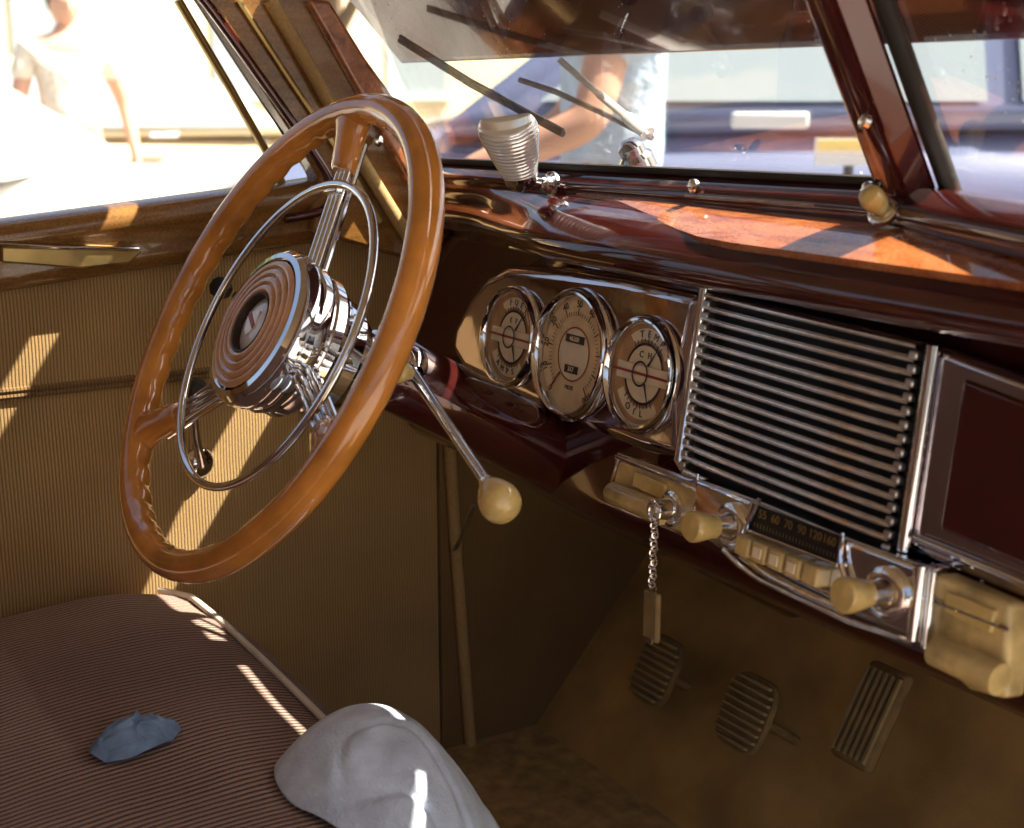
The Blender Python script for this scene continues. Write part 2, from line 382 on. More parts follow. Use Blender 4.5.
# A pillar on the driver side: outline on the side plane, given thickness
PX = -.348
def S(px, py, x=PX): return at(px, py, 'x', x)
pil = [(150, -80), (205, 0), (262, 88), (298, 142), (318, 176), (322, 195), (312, 206), (312, 232), (462, 275), (470, 200), (440, 166), (420, 135), (388, 88), (325, 0), (265, -80)]
bm = B(); prism(bm, [S(*q) for q in pil], V((-.035, 0, 0)))
pillar = link('windshield_pillar', bm, 'door_wood', car, bevel=.004)
bm = B(); tube(bm, spline([S(150, -60, PX+.004), S(204, 0, PX+.004), S(268, 88, PX+.004), S(312, 150, PX+.004), S(330, 180, PX+.004), S(332, 200, PX+.002), S(318, 212, PX), S(285, 219, PX)], 8), .005, 10)
link('trim_strip', bm, 'maroon', pillar)
bm = B(); tube(bm, [S(238, 0, PX+.003), S(290, 80, PX+.003), S(345, 162, PX+.003), S(380, 222, PX+.003)], .0035, 8)
link('trim_strip', bm, 'trim_brass', pillar)
bm = B(); prism(bm, [S(308, 0, PX+.012), S(357, 88, PX+.012), S(376, 120, PX+.012), S(410, 182, PX+.012), S(430, 196, PX+.012), S(436, 166, PX+.012), S(412, 132, PX+.012), S(385, 88, PX+.012), S(330, 0, PX+.012)], V((-.014, 0, 0)))
gar = link('garnish', bm, 'burl_wood', pillar, bevel=.004, seg=3)
screw(378, 141, PX+.013, gar, 'x', V((1, 0, 0)))
# windlace cord running down the door opening
bm = B(); tube(bm, spline([S(270, 0, PX+.004), S(312, 72, PX+.006), S(355, 150, PX+.006), S(400, 224, PX+.006), S(432, 272, PX+.004), S(444, 315, XD+.016), S(448, 400, XD+.008), S(451, 470, XD+.007), S(458, 580, XD+.007), S(470, 740, XD+.007), S(476, 830, XD+.007)], 8), .0075, 10)
link('windlace', bm, 'windlace', car)

# ---- driver door
door_z = lambda y, z: z + .09*(y+.33)
def dp(x, y, z): return V((x, y, door_z(y, z)))
ys = [-1.25+.05*i for i in range(26)]
ys = [y for y in ys if y < .03] + [.045]
prof = [(x+.026, z+.004) for x, z in [(-.43, .112), (-.392, .112), (-.384, .109), (-.379, .103), (-.378, .094), (-.381, .088), (-.384, .082), (-.384, .062), (-.386, .052), (-.392, .046), (-.43, .044)]]
bm = B(); rings = [[bm.verts.new(dp(x, y, z)) for x, z in prof] for y in ys]
for A, Bq in zip(rings, rings[1:]):
    for k in range(len(prof)): bm.faces.new([A[k], Bq[k], Bq[(k+1) % len(prof)], A[(k+1) % len(prof)]])
bm.faces.new(rings[0][::-1]); bm.faces.new(rings[-1])
bmp = B(); prism(bmp, [V((XD, y, z)) for y, z in ((-1.25, -.6), (-1.25, door_z(-1.25, .054)), (.062, door_z(.062, .054)), (.062, -.6))], V((-.05, 0, 0)))
door = link('door', bmp, 'door_cloth', car, smooth=False)
door['label'] = 'driver door lined with ribbed tan cloth under a polished wood rail'
link('window_rail', bm, 'door_wood', door, autos=50)
# seams (padded roll) and lower panel
for z0 in (-.056, -.062):
    bm = B(); tube(bm, [(XD+.001, y, z0+.0*y) for y in (-1.25, -.8, -.4, -.1, .048)], .0032, 8); link('seam', bm, 'door_cloth_shade', door)
# door pull strip at the left
bm = B(); prism(bm, [S(0, 262, -.355), S(0, 246, -.355), S(138, 249, -.355), S(141, 251, -.355), S(128, 263, -.355), S(80, 268, -.355)], V((.006, 0, 0)))
pull = link('door_pull', bm, 'trim_brass', door, bevel=.002)
bm = B(); tube(bm, [S(0, 244, -.348), S(60, 247.5, -.348), S(139, 248.5, -.348)], .0016, 8); link('trim_strip', bm, 'chrome', pull)
# release lever with dark round knob
bm = B(); tube(bm, [S(262, 306, -.374), S(255, 303, -.340), S(236, 296, -.327)], [.006, .0055, .005], 12)
lev = link('door_lever', bm, 'chrome', door)
bm = B(); c0 = S(221, 288, -.325); lathe(bm, c0, V((.5, -.8, .3)), [(0, -.011), (.006, -.0105), (.0105, -.006), (.0115, 0), (.0105, .006), (.006, .0095), (0, .0102)], 8)
link('knob', bm, 'rubber', lev)
# window crank
bm = B(); p1, p2 = S(199, 463, -.370), S(191, 392, -.337)
lathe(bm, p1, V((1, 0, 0)), [(.0165, -.004), (.0165, .002), (.013, .006), (.007, .009), (0, .010)], 28)
crank = link('window_crank', bm, 'chrome', door)
bm = B(); tube(bm, [p1+V((.012, 0, 0)), S(196, 440, -.347), p2], [.006, .0048, .0055], 12, flat=(1, .7)); link('arm', bm, 'worn_chrome', crank)
bm = B(); lathe(bm, S(190, 386, -.337), V((1, 0, .0)), [(0, -.004), (.007, -.003), (.0095, .004), (.0115, .016), (.0115, .022), (.007, .027), (0, .028)], 24); link('knob', bm, 'rubber', crank)
# door window: glass, vent division bar
bm = B(); prism(bm, [S(-700, 300, -.385), S(-700, -380, -.385), S(140, -80, -.385), S(262, 90, -.385), S(330, 205, -.385), S(80, 260, -.385)], V((-.003, 0, 0)))
link('window_pane', bm, 'side_glass', door, smooth=False)
bm = B(); tube(bm, [S(178, 0, -.380), S(230, 88, -.380), S(278, 172, -.380), S(293, 215, -.380)], .0062, 10, flat=(1, .7)); link('division_bar', bm, 'trim_brass', door)
bm = B(); tube(bm, [S(150, -70, -.374), S(200, 0, -.374), S(257, 88, -.374), S(311, 172, -.374), S(316, 190, -.374), S(308, 201, -.374), S(270, 207, -.374)], .0045, 8); link('rubber_seal', bm, 'rubber', door)
# B pillar and rest of the side (behind the frame)
bm = B(); abox(bm, (-.44, -1.34, -.6), (-.38, -1.25, .5)); abox(bm, (-.44, -2.2, -.6), (-.39, -1.34, .10)); abox(bm, (-.43, -2.2, .44), (-.38, -.2, .50))
link('side_wall', bm, 'headliner', car, smooth=False)
bm = B(); abox(bm, (-.44, -2.24, -.6), (1.0, -2.2, .5)); link('rear_wall', bm, 'headliner', car, smooth=False)

# ---- footwell
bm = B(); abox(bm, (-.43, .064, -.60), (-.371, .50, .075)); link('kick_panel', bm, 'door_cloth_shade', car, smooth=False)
bm = B(); prism(bm, [V((-.43, .44, -.28)), V((-.43, .30, .03)), V((-.43, .34, .03)), V((-.43, .50, -.60)), V((-.43, .24, -.60)), V((-.43, .20, -.56))], V((1.42, 0, 0)))
link('firewall', bm, 'firewall_board', car, smooth=False)
bm = B(); abox(bm, (-.43, -2.2, -.62), (.99, .26, -.56)); link('floor_carpet', bm, 'carpet', car, smooth=False)
simple('pedal_rubber', (.24, .16, .065), .8, var=.3, bump=.3)
# pedals
def pedal(px, py, y, w, h, name):
    c = at(px, py, 'y', y); bm = B()
    u = V((1, 0, 0)); v = V((0, .45, .89)).normalized(); n = u.cross(v)
    pts = []
    for k in range(28):
        a = 2*PI*k/28; ca, sa = math.cos(a), math.sin(a)
        pts.append(c+u*w*math.copysign(abs(ca)**.5, ca)+v*h*math.copysign(abs(sa)**.5, sa))
    prism(bm, pts, -n*.008 if n.y > 0 else n*-.008)
    p = link('pedal', bm, 'pedal_rubber', car, bevel=.002)
    for k in range(9):
        z = -h*.82+k*h*1.64/8; b2 = B(); nn = n if n.y < 0 else -n
        ww = w*(.9 if 0 < k < 8 else .7)
        box(b2, c+v*z+nn*.003, u*ww, v*h*.045, nn*.0035); link('tread_rib', b2, 'trim_rub', p, bevel=.0008, seg=1)
    b3 = B(); nn = n if n.y < 0 else -n
    tube(b3, [c-nn*.01, c-nn*.05+v*.0+V((0, .03, -.03)), V((c.x, .42, c.z-.06))], .0055, 8); link('pedal_arm', b3, 'pedal_rubber', p)
simple('trim_rub', (.36, .27, .13), .6, var=.2)
pedal(655, 669, .24, .033, .040, 'clutch'); pedal(745, 712, .22, .034, .040, 'brake')
cA = at(872, 716, 'y', .26); bm = B(); box(bm, cA, V((.026, 0, 0)), V((0, .026, .044)), V((0, -.006, .0035)))
acc = link('pedal', bm, 'pedal_rubber', car, bevel=.006); 
for k in range(6):
    b2 = B(); box(b2, cA+V((-.02+.008*k, -.008, .004)), V((.0015, 0, 0)), V((0, .022, .038)), V((0, -.002, .0012))); link('tread_rib', b2, 'trim_rub', acc)

# ---- steering column
cz = V((0, 0, .018))
def axp(s): return WC - WN*s + cz
bm = B(); tube(bm, [axp(.105), axp(.125), axp(.13), axp(.20), axp(.30), axp(.42), axp(.70)], [.026, .030, .033, .0335, .035, .040, .046], 40)
column = link('steering_column', bm, 'maroon', car)
bm = B(); lathe(bm, axp(.04), -WN, [(.036, 0), (.040, .01), (.037, .03), (.030, .038), (.022, .043), (.022, .058), (.026, .060), (.026, .066), (.018, .07)], 40)
link('column_collar', bm, 'chrome', column)
# gear lever
gb = at(405, 361, 'y', -.165); gk = on(497, 498, gb, WN)
gdir = (gk-gb).normalized()
bm = B(); lathe(bm, gb-WN*.006, gdir, [(0, -.017), (.009, -.0145), (.0145, -.007), (.0155, 0), (.013, .008), (.009, .013), (.006, .016)], 28)
lathe(bm, gb+V((-.028, .004, -.01)), V((1, 0, .2)), [(.012, 0), (.012, .03)], 20, cap0=True)
gear = link('gear_lever', bm, 'worn_chrome', car)
bm = B(); tube(bm, [gb, gb.lerp(gk, .5), gk], [.0052, .0044, .0042], 16); link('rod', bm, 'chrome', gear)
bm = B(); lathe(bm, gk, gdir, [(r_*.77, h_*.80) for r_, h_ in [(.0055, -.024), (.0085, -.0235), (.0130, -.016), (.0185, -.003), (.0208, .008), (.0190, .016), (.013, .0225), (.006, .0252), (0, .0257)]], 40, cap0=True)
link('knob', bm, 'ivory', gear, sub=1)
bm = B(); lathe(bm, gk-gdir*.021, gdir, [(.0045, -.004), (.0062, 0), (.0062, .005)], 20, cap0=True, cap1=True); link('collar', bm, 'chrome', gear)
# small ivory turn button beside the collar
bq = at(401, 372, 'y', -.20); bm = B(); lathe(bm, bq, V((.45, -.85, .25)).normalized(), [(.006, -.010), (.0075, -.004), (.0095, .002), (.0095, .006), (.006, .0095), (0, .0105)], 24, cap0=True)
link('button', bm, 'ivory', column)
# thin signal rod behind the knob
bm = B(); tube(bm, [at(474, 505, 'y', -.02), at(462, 535, 'y', -.02), at(455, 550, 'y', -.02)], .0022, 8); link('choke_rod', bm, 'satin_metal', column)

# ---- steering wheel
R = .2005; RT0 = .0128
NS, NR = 360, 20
bm = B(); rings = []
PH = math.radians(-9)
spa = [PH, PH-2*PI/3, PH+2*PI/3]
for i in range(NS):
    a = 2*PI*i/NS; d = WU*math.sin(a)+WV*math.cos(a); ring = []
    for k in range(NR):
        t = 2*PI*k/NR; ro = math.cos(t); nn = math.sin(t)
        grip = .5+.5*math.cos(a*44)
        back = max(0, -(ro*.75+nn*.65))
        r = RT0*(1+.03*ro) - .0018*back*grip + .0008*back
        ring.append(bm.verts.new(WC + d*(R+r*ro) + WN*(r*1.08*nn)))
    rings.append(ring)
for i in range(NS):
    A, Bq = rings[i], rings[(i+1) % NS]
    for k in range(NR): bm.faces.new([A[k], A[(k+1) % NR], Bq[(k+1) % NR], Bq[k]])
wheel = link('steering_wheel', bm, 'caramel', car, autos=80)
wheel['label'] = 'large thin caramel steering wheel rim with finger grips'
HB = -.012
for a in spa:
    d = WU*math.sin(a)+WV*math.cos(a); t = WU*math.cos(a)-WV*math.sin(a)
    bm = B()
    for k in (-1, 0, 1):
        q0 = WC+d*.052+WN*(HB-.006)+t*(k*.0082); q1 = WC+d*.178+WN*(HB+.002)+t*(k*.0068)
        ax = (q1-q0); L = ax.length; ax.normalize(); nn = t.cross(ax).normalized()
        tube(bm, [q0, q1], .0031, 10, flat=(1, 1))
        tube(bm, [q0-nn*.0075*(1 if nn.dot(WN) > 0 else -1), q1-nn*.0075*(1 if nn.dot(WN) > 0 else -1)], .0026, 8)
    link('spoke', bm, 'chrome', wheel)
    bm = B()
    prof = [(.150, .0115, .0085), (.153, .0135, .0098), (.165, .0142, .0105), (.178, .0155, .0115), (.187, .0185, .0125), (.196, .028, .0125), (.204, .040, .0105)]
    rg = []
    for s, w, h in prof:
        o = WC+d*s+WN*(HB+.001+(s-.15)*.19)
        rg.append([bm.verts.new(o+t*(w*math.cos(2*PI*k/20))+WN*(h*math.sin(2*PI*k/20))) for k in range(20)])
    for A, Bq in zip(rg, rg[1:]):
        for k in range(20): bm.faces.new([A[k], A[(k+1) % 20], Bq[(k+1) % 20], Bq[k]])
    bm.faces.new(rg[0][::-1]); bm.faces.new(rg[-1])
    link('spoke_socket', bm, 'caramel', wheel)
bm = B(); RH = .134
tube(bm, [WC+WN*(HB+.008)+(WU*math.sin(a)+WV*math.cos(a))*RH for a in [2*PI*i/160 for i in range(160)]], .0036, 14, closed=True)
ring = link('horn_ring', bm, 'chrome', wheel)
for a in (spa[0],):
    d = WU*math.sin(a)+WV*math.cos(a); t = WU*math.cos(a)-WV*math.sin(a)
    bm = B(); box(bm, WC+d*RH+WN*(HB+.003), d*.006, t*.012, WN*.004); link('bracket', bm, 'chrome', ring, bevel=.002)
# hub: stepped chrome drum
HO = WC+WN*.012
bm = B()
lathe(bm, HO, WN, [(.030, -.088), (.044, -.086), (.052, -.074), (.053, -.060), (.047, -.056), (.047, -.052), (.0605, -.050), (.0625, -.046), (.0625, -.038), (.0605, -.036), (.0605, -.034), (.0645, -.032), (.066, -.028), (.066, -.021), (.0635, -.019), (.0635, -.017),
      (.068, -.015), (.0685, -.010), (.067, -.003), (.0635, .001), (.0585, .002), (.0555, -.001)], 96)
hub = link('hub', bm, 'chrome', wheel, autos=25)
bm = B()
prf = []
for i in range(61):
    r = .0560-(.0560-.0265)*i/60; ph = (i/60*4) % 1
    prf.append((r, .0012+.0030*(i/60)+.0023*math.sin(PI*ph)**.7))
prf += [(.0262, .0), (.0262, -.004)]
lathe(bm, HO, WN, prf, 96)
link('hub_cap', bm, 'tan_ring', wheel, autos=60)
bm = B(); lathe(bm, HO, WN, [(.0268, .0035), (.0262, .0056), (.0248, .0052), (.0240, -.004)], 64)
link('medallion_ring', bm, 'dial_ink', wheel)
bm = B(); lathe(bm, HO, WN, [(.0246, -.002), (.018, .0012), (.010, .003), (0, .0036)], 64)
med = link('medallion', bm, 'medallion', wheel)
bm = B(); th = math.radians(-9)
ux = WU*math.cos(th)-WV*math.sin(th); vx = WU*math.sin(th)+WV*math.cos(th)
om = HO+WN*.0042
for i in range(7):   # simple raised crest: a shield with a bend
    pass
prism(bm, [om+ux*x+vx*y for x, y in ((-.009, .010), (.009, .010), (.009, 0), (.006, -.007), (0, -.012), (-.006, -.007), (-.009, 0))], -WN*.002)
prism(bm, [om+WN*.0006+ux*x+vx*y for x, y in ((-.009, .006), (-.006, .010), (.009, -.002), (.007, -.006))], -WN*.0012, 1)
link('emblem', bm, ['medallion', 'dial_red'], med, bevel=.0006)

# ---- gauge panel
gpan = [(506, 264), (560, 266), (622, 273), (704, 291), (697, 318), (688, 360), (683, 410), (680, 462), (640, 452), (600, 436), (560, 418), (500, 392), (462, 374), (449, 352), (452, 326), (468, 296), (486, 274)]
bm = B(); prism(bm, [dash(px, py, -.003) for px, py in gpan], -DN*.03)
gp_ = link('gauge_panel', bm, 'gauge_panel_paint', car, bevel=.013, seg=7)

def gauge(name, x, r, kind):
    O = DU*(x+.001) - DN*.0035
    bm = B(); rr = r
    lathe(bm, O, DN, [(rr*1.0, -.004), (rr*1.035, .001), (rr*1.035, .0030), (rr*.985, .0042), (rr*.975, .0050), (rr*1.0, .0065), (rr*.995, .009), (rr*.965, .0110), (rr*.93, .0112), (rr*.90, .0095), (rr*.875, .0075), (rr*.865, .004), (rr*.865, -.001)], 96)
    g = link(name, bm, 'chrome', car, autos=40)
    bm = B(); lathe(bm, O, DN, [(rr*.87, .001), (0, .001)], 64); face = link('dial', bm, 'dial_tan' if kind != 'speed' else 'dial_cream', g)
    bm = B(); lathe(bm, O, DN, [(rr*.872, .0080), (rr*.6, .0095), (rr*.3, .0103), (0, .0106)], 64); link('glass', bm, 'gauge_glass', g)
    u, v, n = DU, DV, DN
    ink = B(); tick = B()
    if kind == 'speed':
        bm = B(); disc_ring(bm, O, u, v, n, rr*.60, rr*.85, -150, 150, .0016, seg=64, mi=1); disc_ring(bm, O, u, v, n, 0.0001, rr*.40, 0, 360, .0016, seg=64, mi=0)
        disc_ring(bm, O, u, v, n, rr*.40, rr*.425, 0, 360, .0019, seg=64, mi=2)
        link('dial_bands', bm, ['dial_pale', 'dial_cream', 'dial_red'], g, smooth=False)
        for i in range(51):
            a = math.radians(-140+280*i/50); d = u*math.sin(a)+v*math.cos(a); t = u*math.cos(a)-v*math.sin(a)
            L = .06 if i % 5 else .12
            box(tick, O+d*rr*(.60+L/2)+n*.0022, d*rr*L/2, t*(.00022 if i % 5 else .0005), n*.0001)
        for i in range(11):
            a = math.radians(-140+280*i/10); d = u*math.sin(a)+v*math.cos(a); t = u*math.cos(a)-v*math.sin(a)
            text_into(ink, str(i*10) if i else '0', .0088, O+d*rr*.775+n*.0022, t, d, n)
        text_into(ink, 'MILES', .0052, O+v*rr*.52*-1+n*.0022, u, v, n)
        link('scale_marks', tick, 'dial_ink', g, smooth=False)
        # odometer and trip windows
        link('numerals', ink, 'dial_ink', g, smooth=False)
        bm = B()
        box(bm, O+v*rr*.235+n*.0022, u*rr*.24, v*rr*.06, n*.0006); link('odometer', bm, 'dial_ink', g, smooth=False)
        bm = B(); box(bm, O-v*rr*.235+n*.0022, u*rr*.17, v*rr*.06, n*.0006); link('trip_counter', bm, 'dial_ink', g, smooth=False)
        bm = B(); text_into(bm, '46208', .0062, O+v*rr*.235+n*.0030, u, v, n); link('odometer_digits', bm, 'dial_pale', g, smooth=False); bm = B(); text_into(bm, '317', .0062, O-v*rr*.235+n*.0030, u, v, n); link('trip_digits', bm, 'dial_pale', g, smooth=False)
        a = math.radians(-140); d = u*math.sin(a)+v*math.cos(a); t = u*math.cos(a)-v*math.sin(a)
        bm = B(); prism(bm, [O+d*rr*.42+t*.0011+n*.0035, O+d*rr*.80+n*.0035, O+d*rr*.42-t*.0011+n*.0035], -n*.0006); link('needle', bm, 'dial_red', g, smooth=False)
    else:
        bm = B()
        disc_ring(bm, O, u, v, n, rr*.60, rr*.80, -40, 60, .0016, seg=32, mi=0); disc_ring(bm, O, u, v, n, rr*.60, rr*.80, 140, 240, .0016, seg=32, mi=0)
        disc_ring(bm, O, u, v, n, 0.0001, rr*.50, 0, 360, .0018, seg=48, mi=0)
        disc_ring(bm, O, u, v, n, rr*.50, rr*.55, 0, 360, .002, seg=48, mi=1)
        link('dial_bands', bm, ['dial_pale', 'dial_ink'], g, smooth=False)
        bm = B(); box(bm, O+n*.0034, u*rr*.72, v*rr*.15, n*.0014); bar = link('pivot_bar', bm, 'dial_pale', g, bevel=.0008)
        bm = B(); box(bm, O+n*.0052, u*rr*.80, v*rr*.022, n*.0006); link('stripe', bm, 'dial_red', bar)
        bm = B(); disc_ring(bm, O, u, v, n, rr*.19, rr*.23, 0, 360, .0062, seg=48); link('pivot_ring', bm, 'dial_ink', bar, smooth=False)
        for s in (0, 1):
            tick = B()
            for i in range(9):
                a = math.radians((-36+9.5*i) if not s else (148+9.5*i)); d = u*math.sin(a)+v*math.cos(a); t = u*math.cos(a)-v*math.sin(a)
                box(tick, O+d*rr*.57+n*.0024, d*rr*(.05 if i % 4 else .08), t*.0004, n*.0001)
            link('scale_marks', tick, 'dial_ink', g, smooth=False)
        la, lb = (('E   F', 'AMPS') if kind == 'fuel' else ('C   H', 'OIL'))
        for w_, off in (('FUEL' if kind == 'fuel' else 'TEMP', 1), (lb, -1)):
            n_ = len(w_); ink = B()
            for i, ch in enumerate(w_):
                a = math.radians(10+(i-(n_-1)/2)*17) if off > 0 else math.radians(190-(i-(n_-1)/2)*17)
                d = u*math.sin(a)+v*math.cos(a); t = u*math.cos(a)-v*math.sin(a); text_into(ink, ch, .0082, O+d*rr*.70+n*.0024, t*off, d*off, n)
            link('lettering', ink, 'dial_ink', g, smooth=False)
        ink = B(); text_into(ink, la, .0075, O+v*rr*.33+n*.0026, u, v, n); link('lettering', ink, 'dial_ink', g, smooth=False)
        for s, aa in ((1, 35), (-1, 155)):
            a = math.radians(aa); d = u*math.sin(a)+v*math.cos(a); t = u*math.cos(a)-v*math.sin(a); b3 = B()
            prism(b3, [O+d*rr*.10+t*.0012+n*.0032, O+d*rr*.58+n*.0032, O+d*rr*.10-t*.0012+n*.0032], -n*.0006); link('needle', b3, 'dial_ink', g, smooth=False)
    return g
g1 = gauge('fuel_gauge', -.1053, .0478, 'fuel'); g1['label'] = 'small round chrome gauge left of the speedometer'
g2 = gauge('speedometer', 0, .0582, 'speed'); g2['label'] = 'large round cream speedometer in a chrome bezel'
g3 = gauge('temperature_gauge', .1053, .0478, 'temp'); g3['label'] = 'small round chrome gauge next to the grille'

# ---- grille: frame + 15 bars on dash plane
TL, TR, BR, BL = [dash(*q, .012) for q in ((706, 292), (935, 346), (905, 551), (681, 460))]
bm = B(); prism(bm, [dash(704, 290, .004), dash(936, 345, .004), dash(905, 556, .004), dash(680, 466, .004)], -DN*.01)
grille = link('speaker_grille', bm, 'black', car, smooth=False)
grille['label'] = 'chrome speaker grille of fifteen horizontal bars'
NB = 15
for i in range(NB):
    t = (i+.25)/(NB-.3)
    a = TL.lerp(BL, t); b = TR.lerp(BR, t)
    a = a+(b-a).normalized()*.006; b = b-(b-a).normalized()*.012
    bm = B()
    prof = [(.0036*math.cos(PI*k_/8+PI), .003+.0058*math.sin(PI*k_/8)) for k_ in range(9)]
    nseg = 12; rg = []
    for s in range(nseg+1):
        o = a.lerp(b, s/nseg)+DN*(-.004+.004*math.sin(PI*s/nseg)**.4)
        rg.append([bm.verts.new(o+DV*pv*.8+DN*pn) for pv, pn in prof])
    for A, Bq in zip(rg, rg[1:]):
        for k in range(len(prof)-1): bm.faces.new([A[k], Bq[k], Bq[k+1], A[k+1]])
        bm.faces.new([A[-1], Bq[-1], Bq[0], A[0]])
    bm.faces.new(rg[0][::-1]); bm.faces.new(rg[-1])
    link('bar', bm, 'worn_chrome', grille, autos=50)
    for q, s in ((a, 1), (b, -1)):
        bm = B(); box(bm, q+DU*(s*.001)-DV*.0062+DN*.001, DU*.0035, DV*.0028, DN*.004); link('lug', bm, 'satin_metal', grille, bevel=.001, seg=1)
bm = B(); tube(bm, [TL+DN*.002+DV*.004, TL.lerp(BL, .5)+DN*.002, BL+DN*.002, BL-DV*.006+DU*.006+DN*.0, ], .0042, 12); link('side_rail', bm, 'chrome', grille)
bm = B(); tube(bm, [TR+DN*.002, TR.lerp(BR, .5)+DN*.002, BR+DN*.002], .0042, 12, flat=(1, .8)); link('side_rail', bm, 'chrome', grille)
bm = B(); tube(bm, [BL-DV*.008+DU*.006, BR-DV*.008], .003, 10); link('bottom_rail', bm, 'worn_chrome', grille)

# glove-box side of the dash: polished panel right of the grille
bm = B(); prism(bm, [dash(934, 345, .010), dash(1180, 436, .010), dash(1165, 660, .010), dash(1000, 590, .010), dash(903, 549, .010)], -DN*.02)
glv = link('glove_box_door', bm, 'gauge_panel_paint', car, bevel=.006, seg=4)
bm = B(); prism(bm, [dash(962, 378, .014), dash(1180, 462, .014), dash(1165, 628, .014), dash(938, 530, .014)], -DN*.006); link('inset_panel', bm, 'maroon', glv, bevel=.003, seg=3)
bm = B(); tube(bm, [dash(915, 538, .015), dash(1000, 573, .015), dash(1165, 645, .015)], .003, 10); link('trim_strip', bm, 'chrome', glv)

# ---- radio and controls
RO = .030
def rp(px, py, off=RO): return dash(px, py, off)
# lower chrome apron spanning from the ignition block to the right edge
apr = [(694, 478), (760, 503), (845, 538), (910, 562), (926, 566), (915, 640), (905, 638), (850, 615), (800, 600), (752, 572), (738, 556), (716, 548), (690, 530)]
bm = B(); prism(bm, [rp(*q) for q in apr], -DN*.03)
radio = link('radio', bm, 'chrome', car, bevel=.004, seg=3, smooth=True)
radio['label'] = 'chrome radio panel with dark dial, ivory push buttons and two ivory knobs'
# dial window
bm = B(); prism(bm, [rp(752, 503, RO+.002), rp(842, 537, RO+.002), rp(836, 563, RO+.002), rp(747, 529, RO+.002)], -DN*.003)
dial = link('dial', bm, 'black', radio, bevel=.001)
bm = B(); q = [rp(752, 501, RO+.004), rp(843, 536, RO+.004), rp(837, 565, RO+.004), rp(746, 530, RO+.004)]
tube(bm, [q[0], q[3], q[2], q[1]], .0014, 8); link('frame', bm, 'chrome', dial)
a, b = rp(756, 514, RO+.0035), rp(836, 545, RO+.0035); ud = (b-a).normalized()
bm = B()
for i, s in enumerate(('55', '60', '70', '90', '120', '160')): text_into(bm, s, .0085, a.lerp(b, (i+.5)/6)+DV*.001, ud, DV, DN)
for i in range(25): box(bm, a.lerp(b, i/24)-DV*.0075, ud*.0002, DV*.0016, DN*.0001)
link('dial_numerals', bm, 'trim_brass', dial, smooth=False)
# push buttons
a, b = rp(747, 541, RO), rp(832, 577, RO); ub = (b-a).normalized(); vb = DN.cross(ub)
for i in range(5):
    c_ = a.lerp(b, (i+.5)/5)-DV*.001; w_ = (b-a).length/10*.86
    bm = B(); box(bm, c_+DN*.006, ub*w_, vb*.0072, DN*.007); pb = link('push_button', bm, 'ivory_worn', radio, bevel=.0022, seg=3)
    if 0 < i < 4:
        bm = B(); box(bm, c_+DN*.0133, ub*w_*.55, vb*.0038, DN*.0007); link('label_window', bm, 'dial_pale', pb, bevel=.0005)
bm = B(); tube(bm, [rp(742, 556, RO+.004), rp(770, 577, RO+.008), rp(800, 592, RO+.008), rp(842, 610, RO+.006)], .0028, 10); link('trim_strip', bm, 'worn_chrome', radio)
bm = B(); tube(bm, [rp(724, 550, RO+.002), rp(740, 566, RO+.006), rp(760, 580, RO+.006), rp(850, 622, RO+.004), rp(912, 642, RO+.002)], .0022, 10); link('trim_strip', bm, 'worn_chrome', radio)
bm = B(); tube(bm, [rp(921, 566, RO+.002), rp(913, 640, RO+.002)], .0045, 12); link('side_rail', bm, 'chrome', radio)
bm = B(); tube(bm, spline([rp(760, 498, RO+.002), rp(752, 515, RO+.004), rp(744, 535, RO+.006), rp(748, 552, RO+.006)], 5), .0018, 8); link('trim_strip', bm, 'chrome', radio)
bm = B(); tube(bm, spline([rp(843, 533, RO+.002), rp(840, 560, RO+.004), rp(846, 582, RO+.004)], 5), .0018, 8); link('trim_strip', bm, 'chrome', radio)
def knob(px, py, parent, L=.030, r=.0125, axis=DN, mat='ivory', name='knob'):
    # chrome escutcheon at the panel, cone shaped knob out towards the driver
    base = rp(px, py, RO+.001); bm = B()
    lathe(bm, base, axis, [(.0175, -.002), (.0175, .002), (.0145, .0045), (.010, .0045), (.0085, .008), (.0075, L*.55)], 40); e = link('escutcheon', bm, 'worn_chrome', parent)
    bm = B(); lathe(bm, base, axis, [(.0065, L*.42), (.0085, L*.46), (r*.82, L*.62), (r, L*.96), (r*.98, L*1.05), (r*.86, L*1.09), (r*.5, L*1.10), (0, L*1.10)], 36, cap0=True); link(name, bm, mat, e)
knob(732, 526, radio, .036, .0115); knob(886, 593, radio, .036, .0118)
# ignition block of ivory plastic at the left
ig = [(617, 463), (625, 458), (693, 487), (700, 492), (694, 533), (688, 537), (640, 516), (612, 502), (611, 488)]
bm = B(); prism(bm, [rp(*q, .022) for q in ig], -DN*.02)
ign = link('ignition_block', bm, 'ivory_worn', car, bevel=.003, seg=3)
bm = B(); tube(bm, [rp(611, 492, .026), rp(616, 494, .026), rp(664, 514, .026)], [.0085, .0095, .0095], 24); link('switch_roll', bm, 'ivory_worn', ign, bevel=.001)
bm = B(); prism(bm, [rp(634, 471, .025), rp(666, 485, .025), rp(662, 500, .025), rp(631, 487, .025)], -DN*.004); link('switch_plate', bm, 'ivory', ign, bevel=.0015)
bm = B(); tube(bm, [rp(616, 457, .022), rp(648, 470, .023), rp(698, 490, .023)], .0018, 8); tube(bm, [rp(618, 459, .023), rp(611, 484, .023)], .0014, 8); tube(bm, [rp(698, 474, .02), rp(694, 512, .023)], .0012, 8); link('trim_strip', bm, 'worn_chrome', ign)
lc = rp(673, 509, .022)
bm = B(); lathe(bm, lc, DN, [(.014, -.001), (.014, .003), (.011, .005), (.0085, .005), (.008, .020), (.006, .022), (0, .022)], 36); link('lock_cylinder', bm, 'worn_chrome', ign)
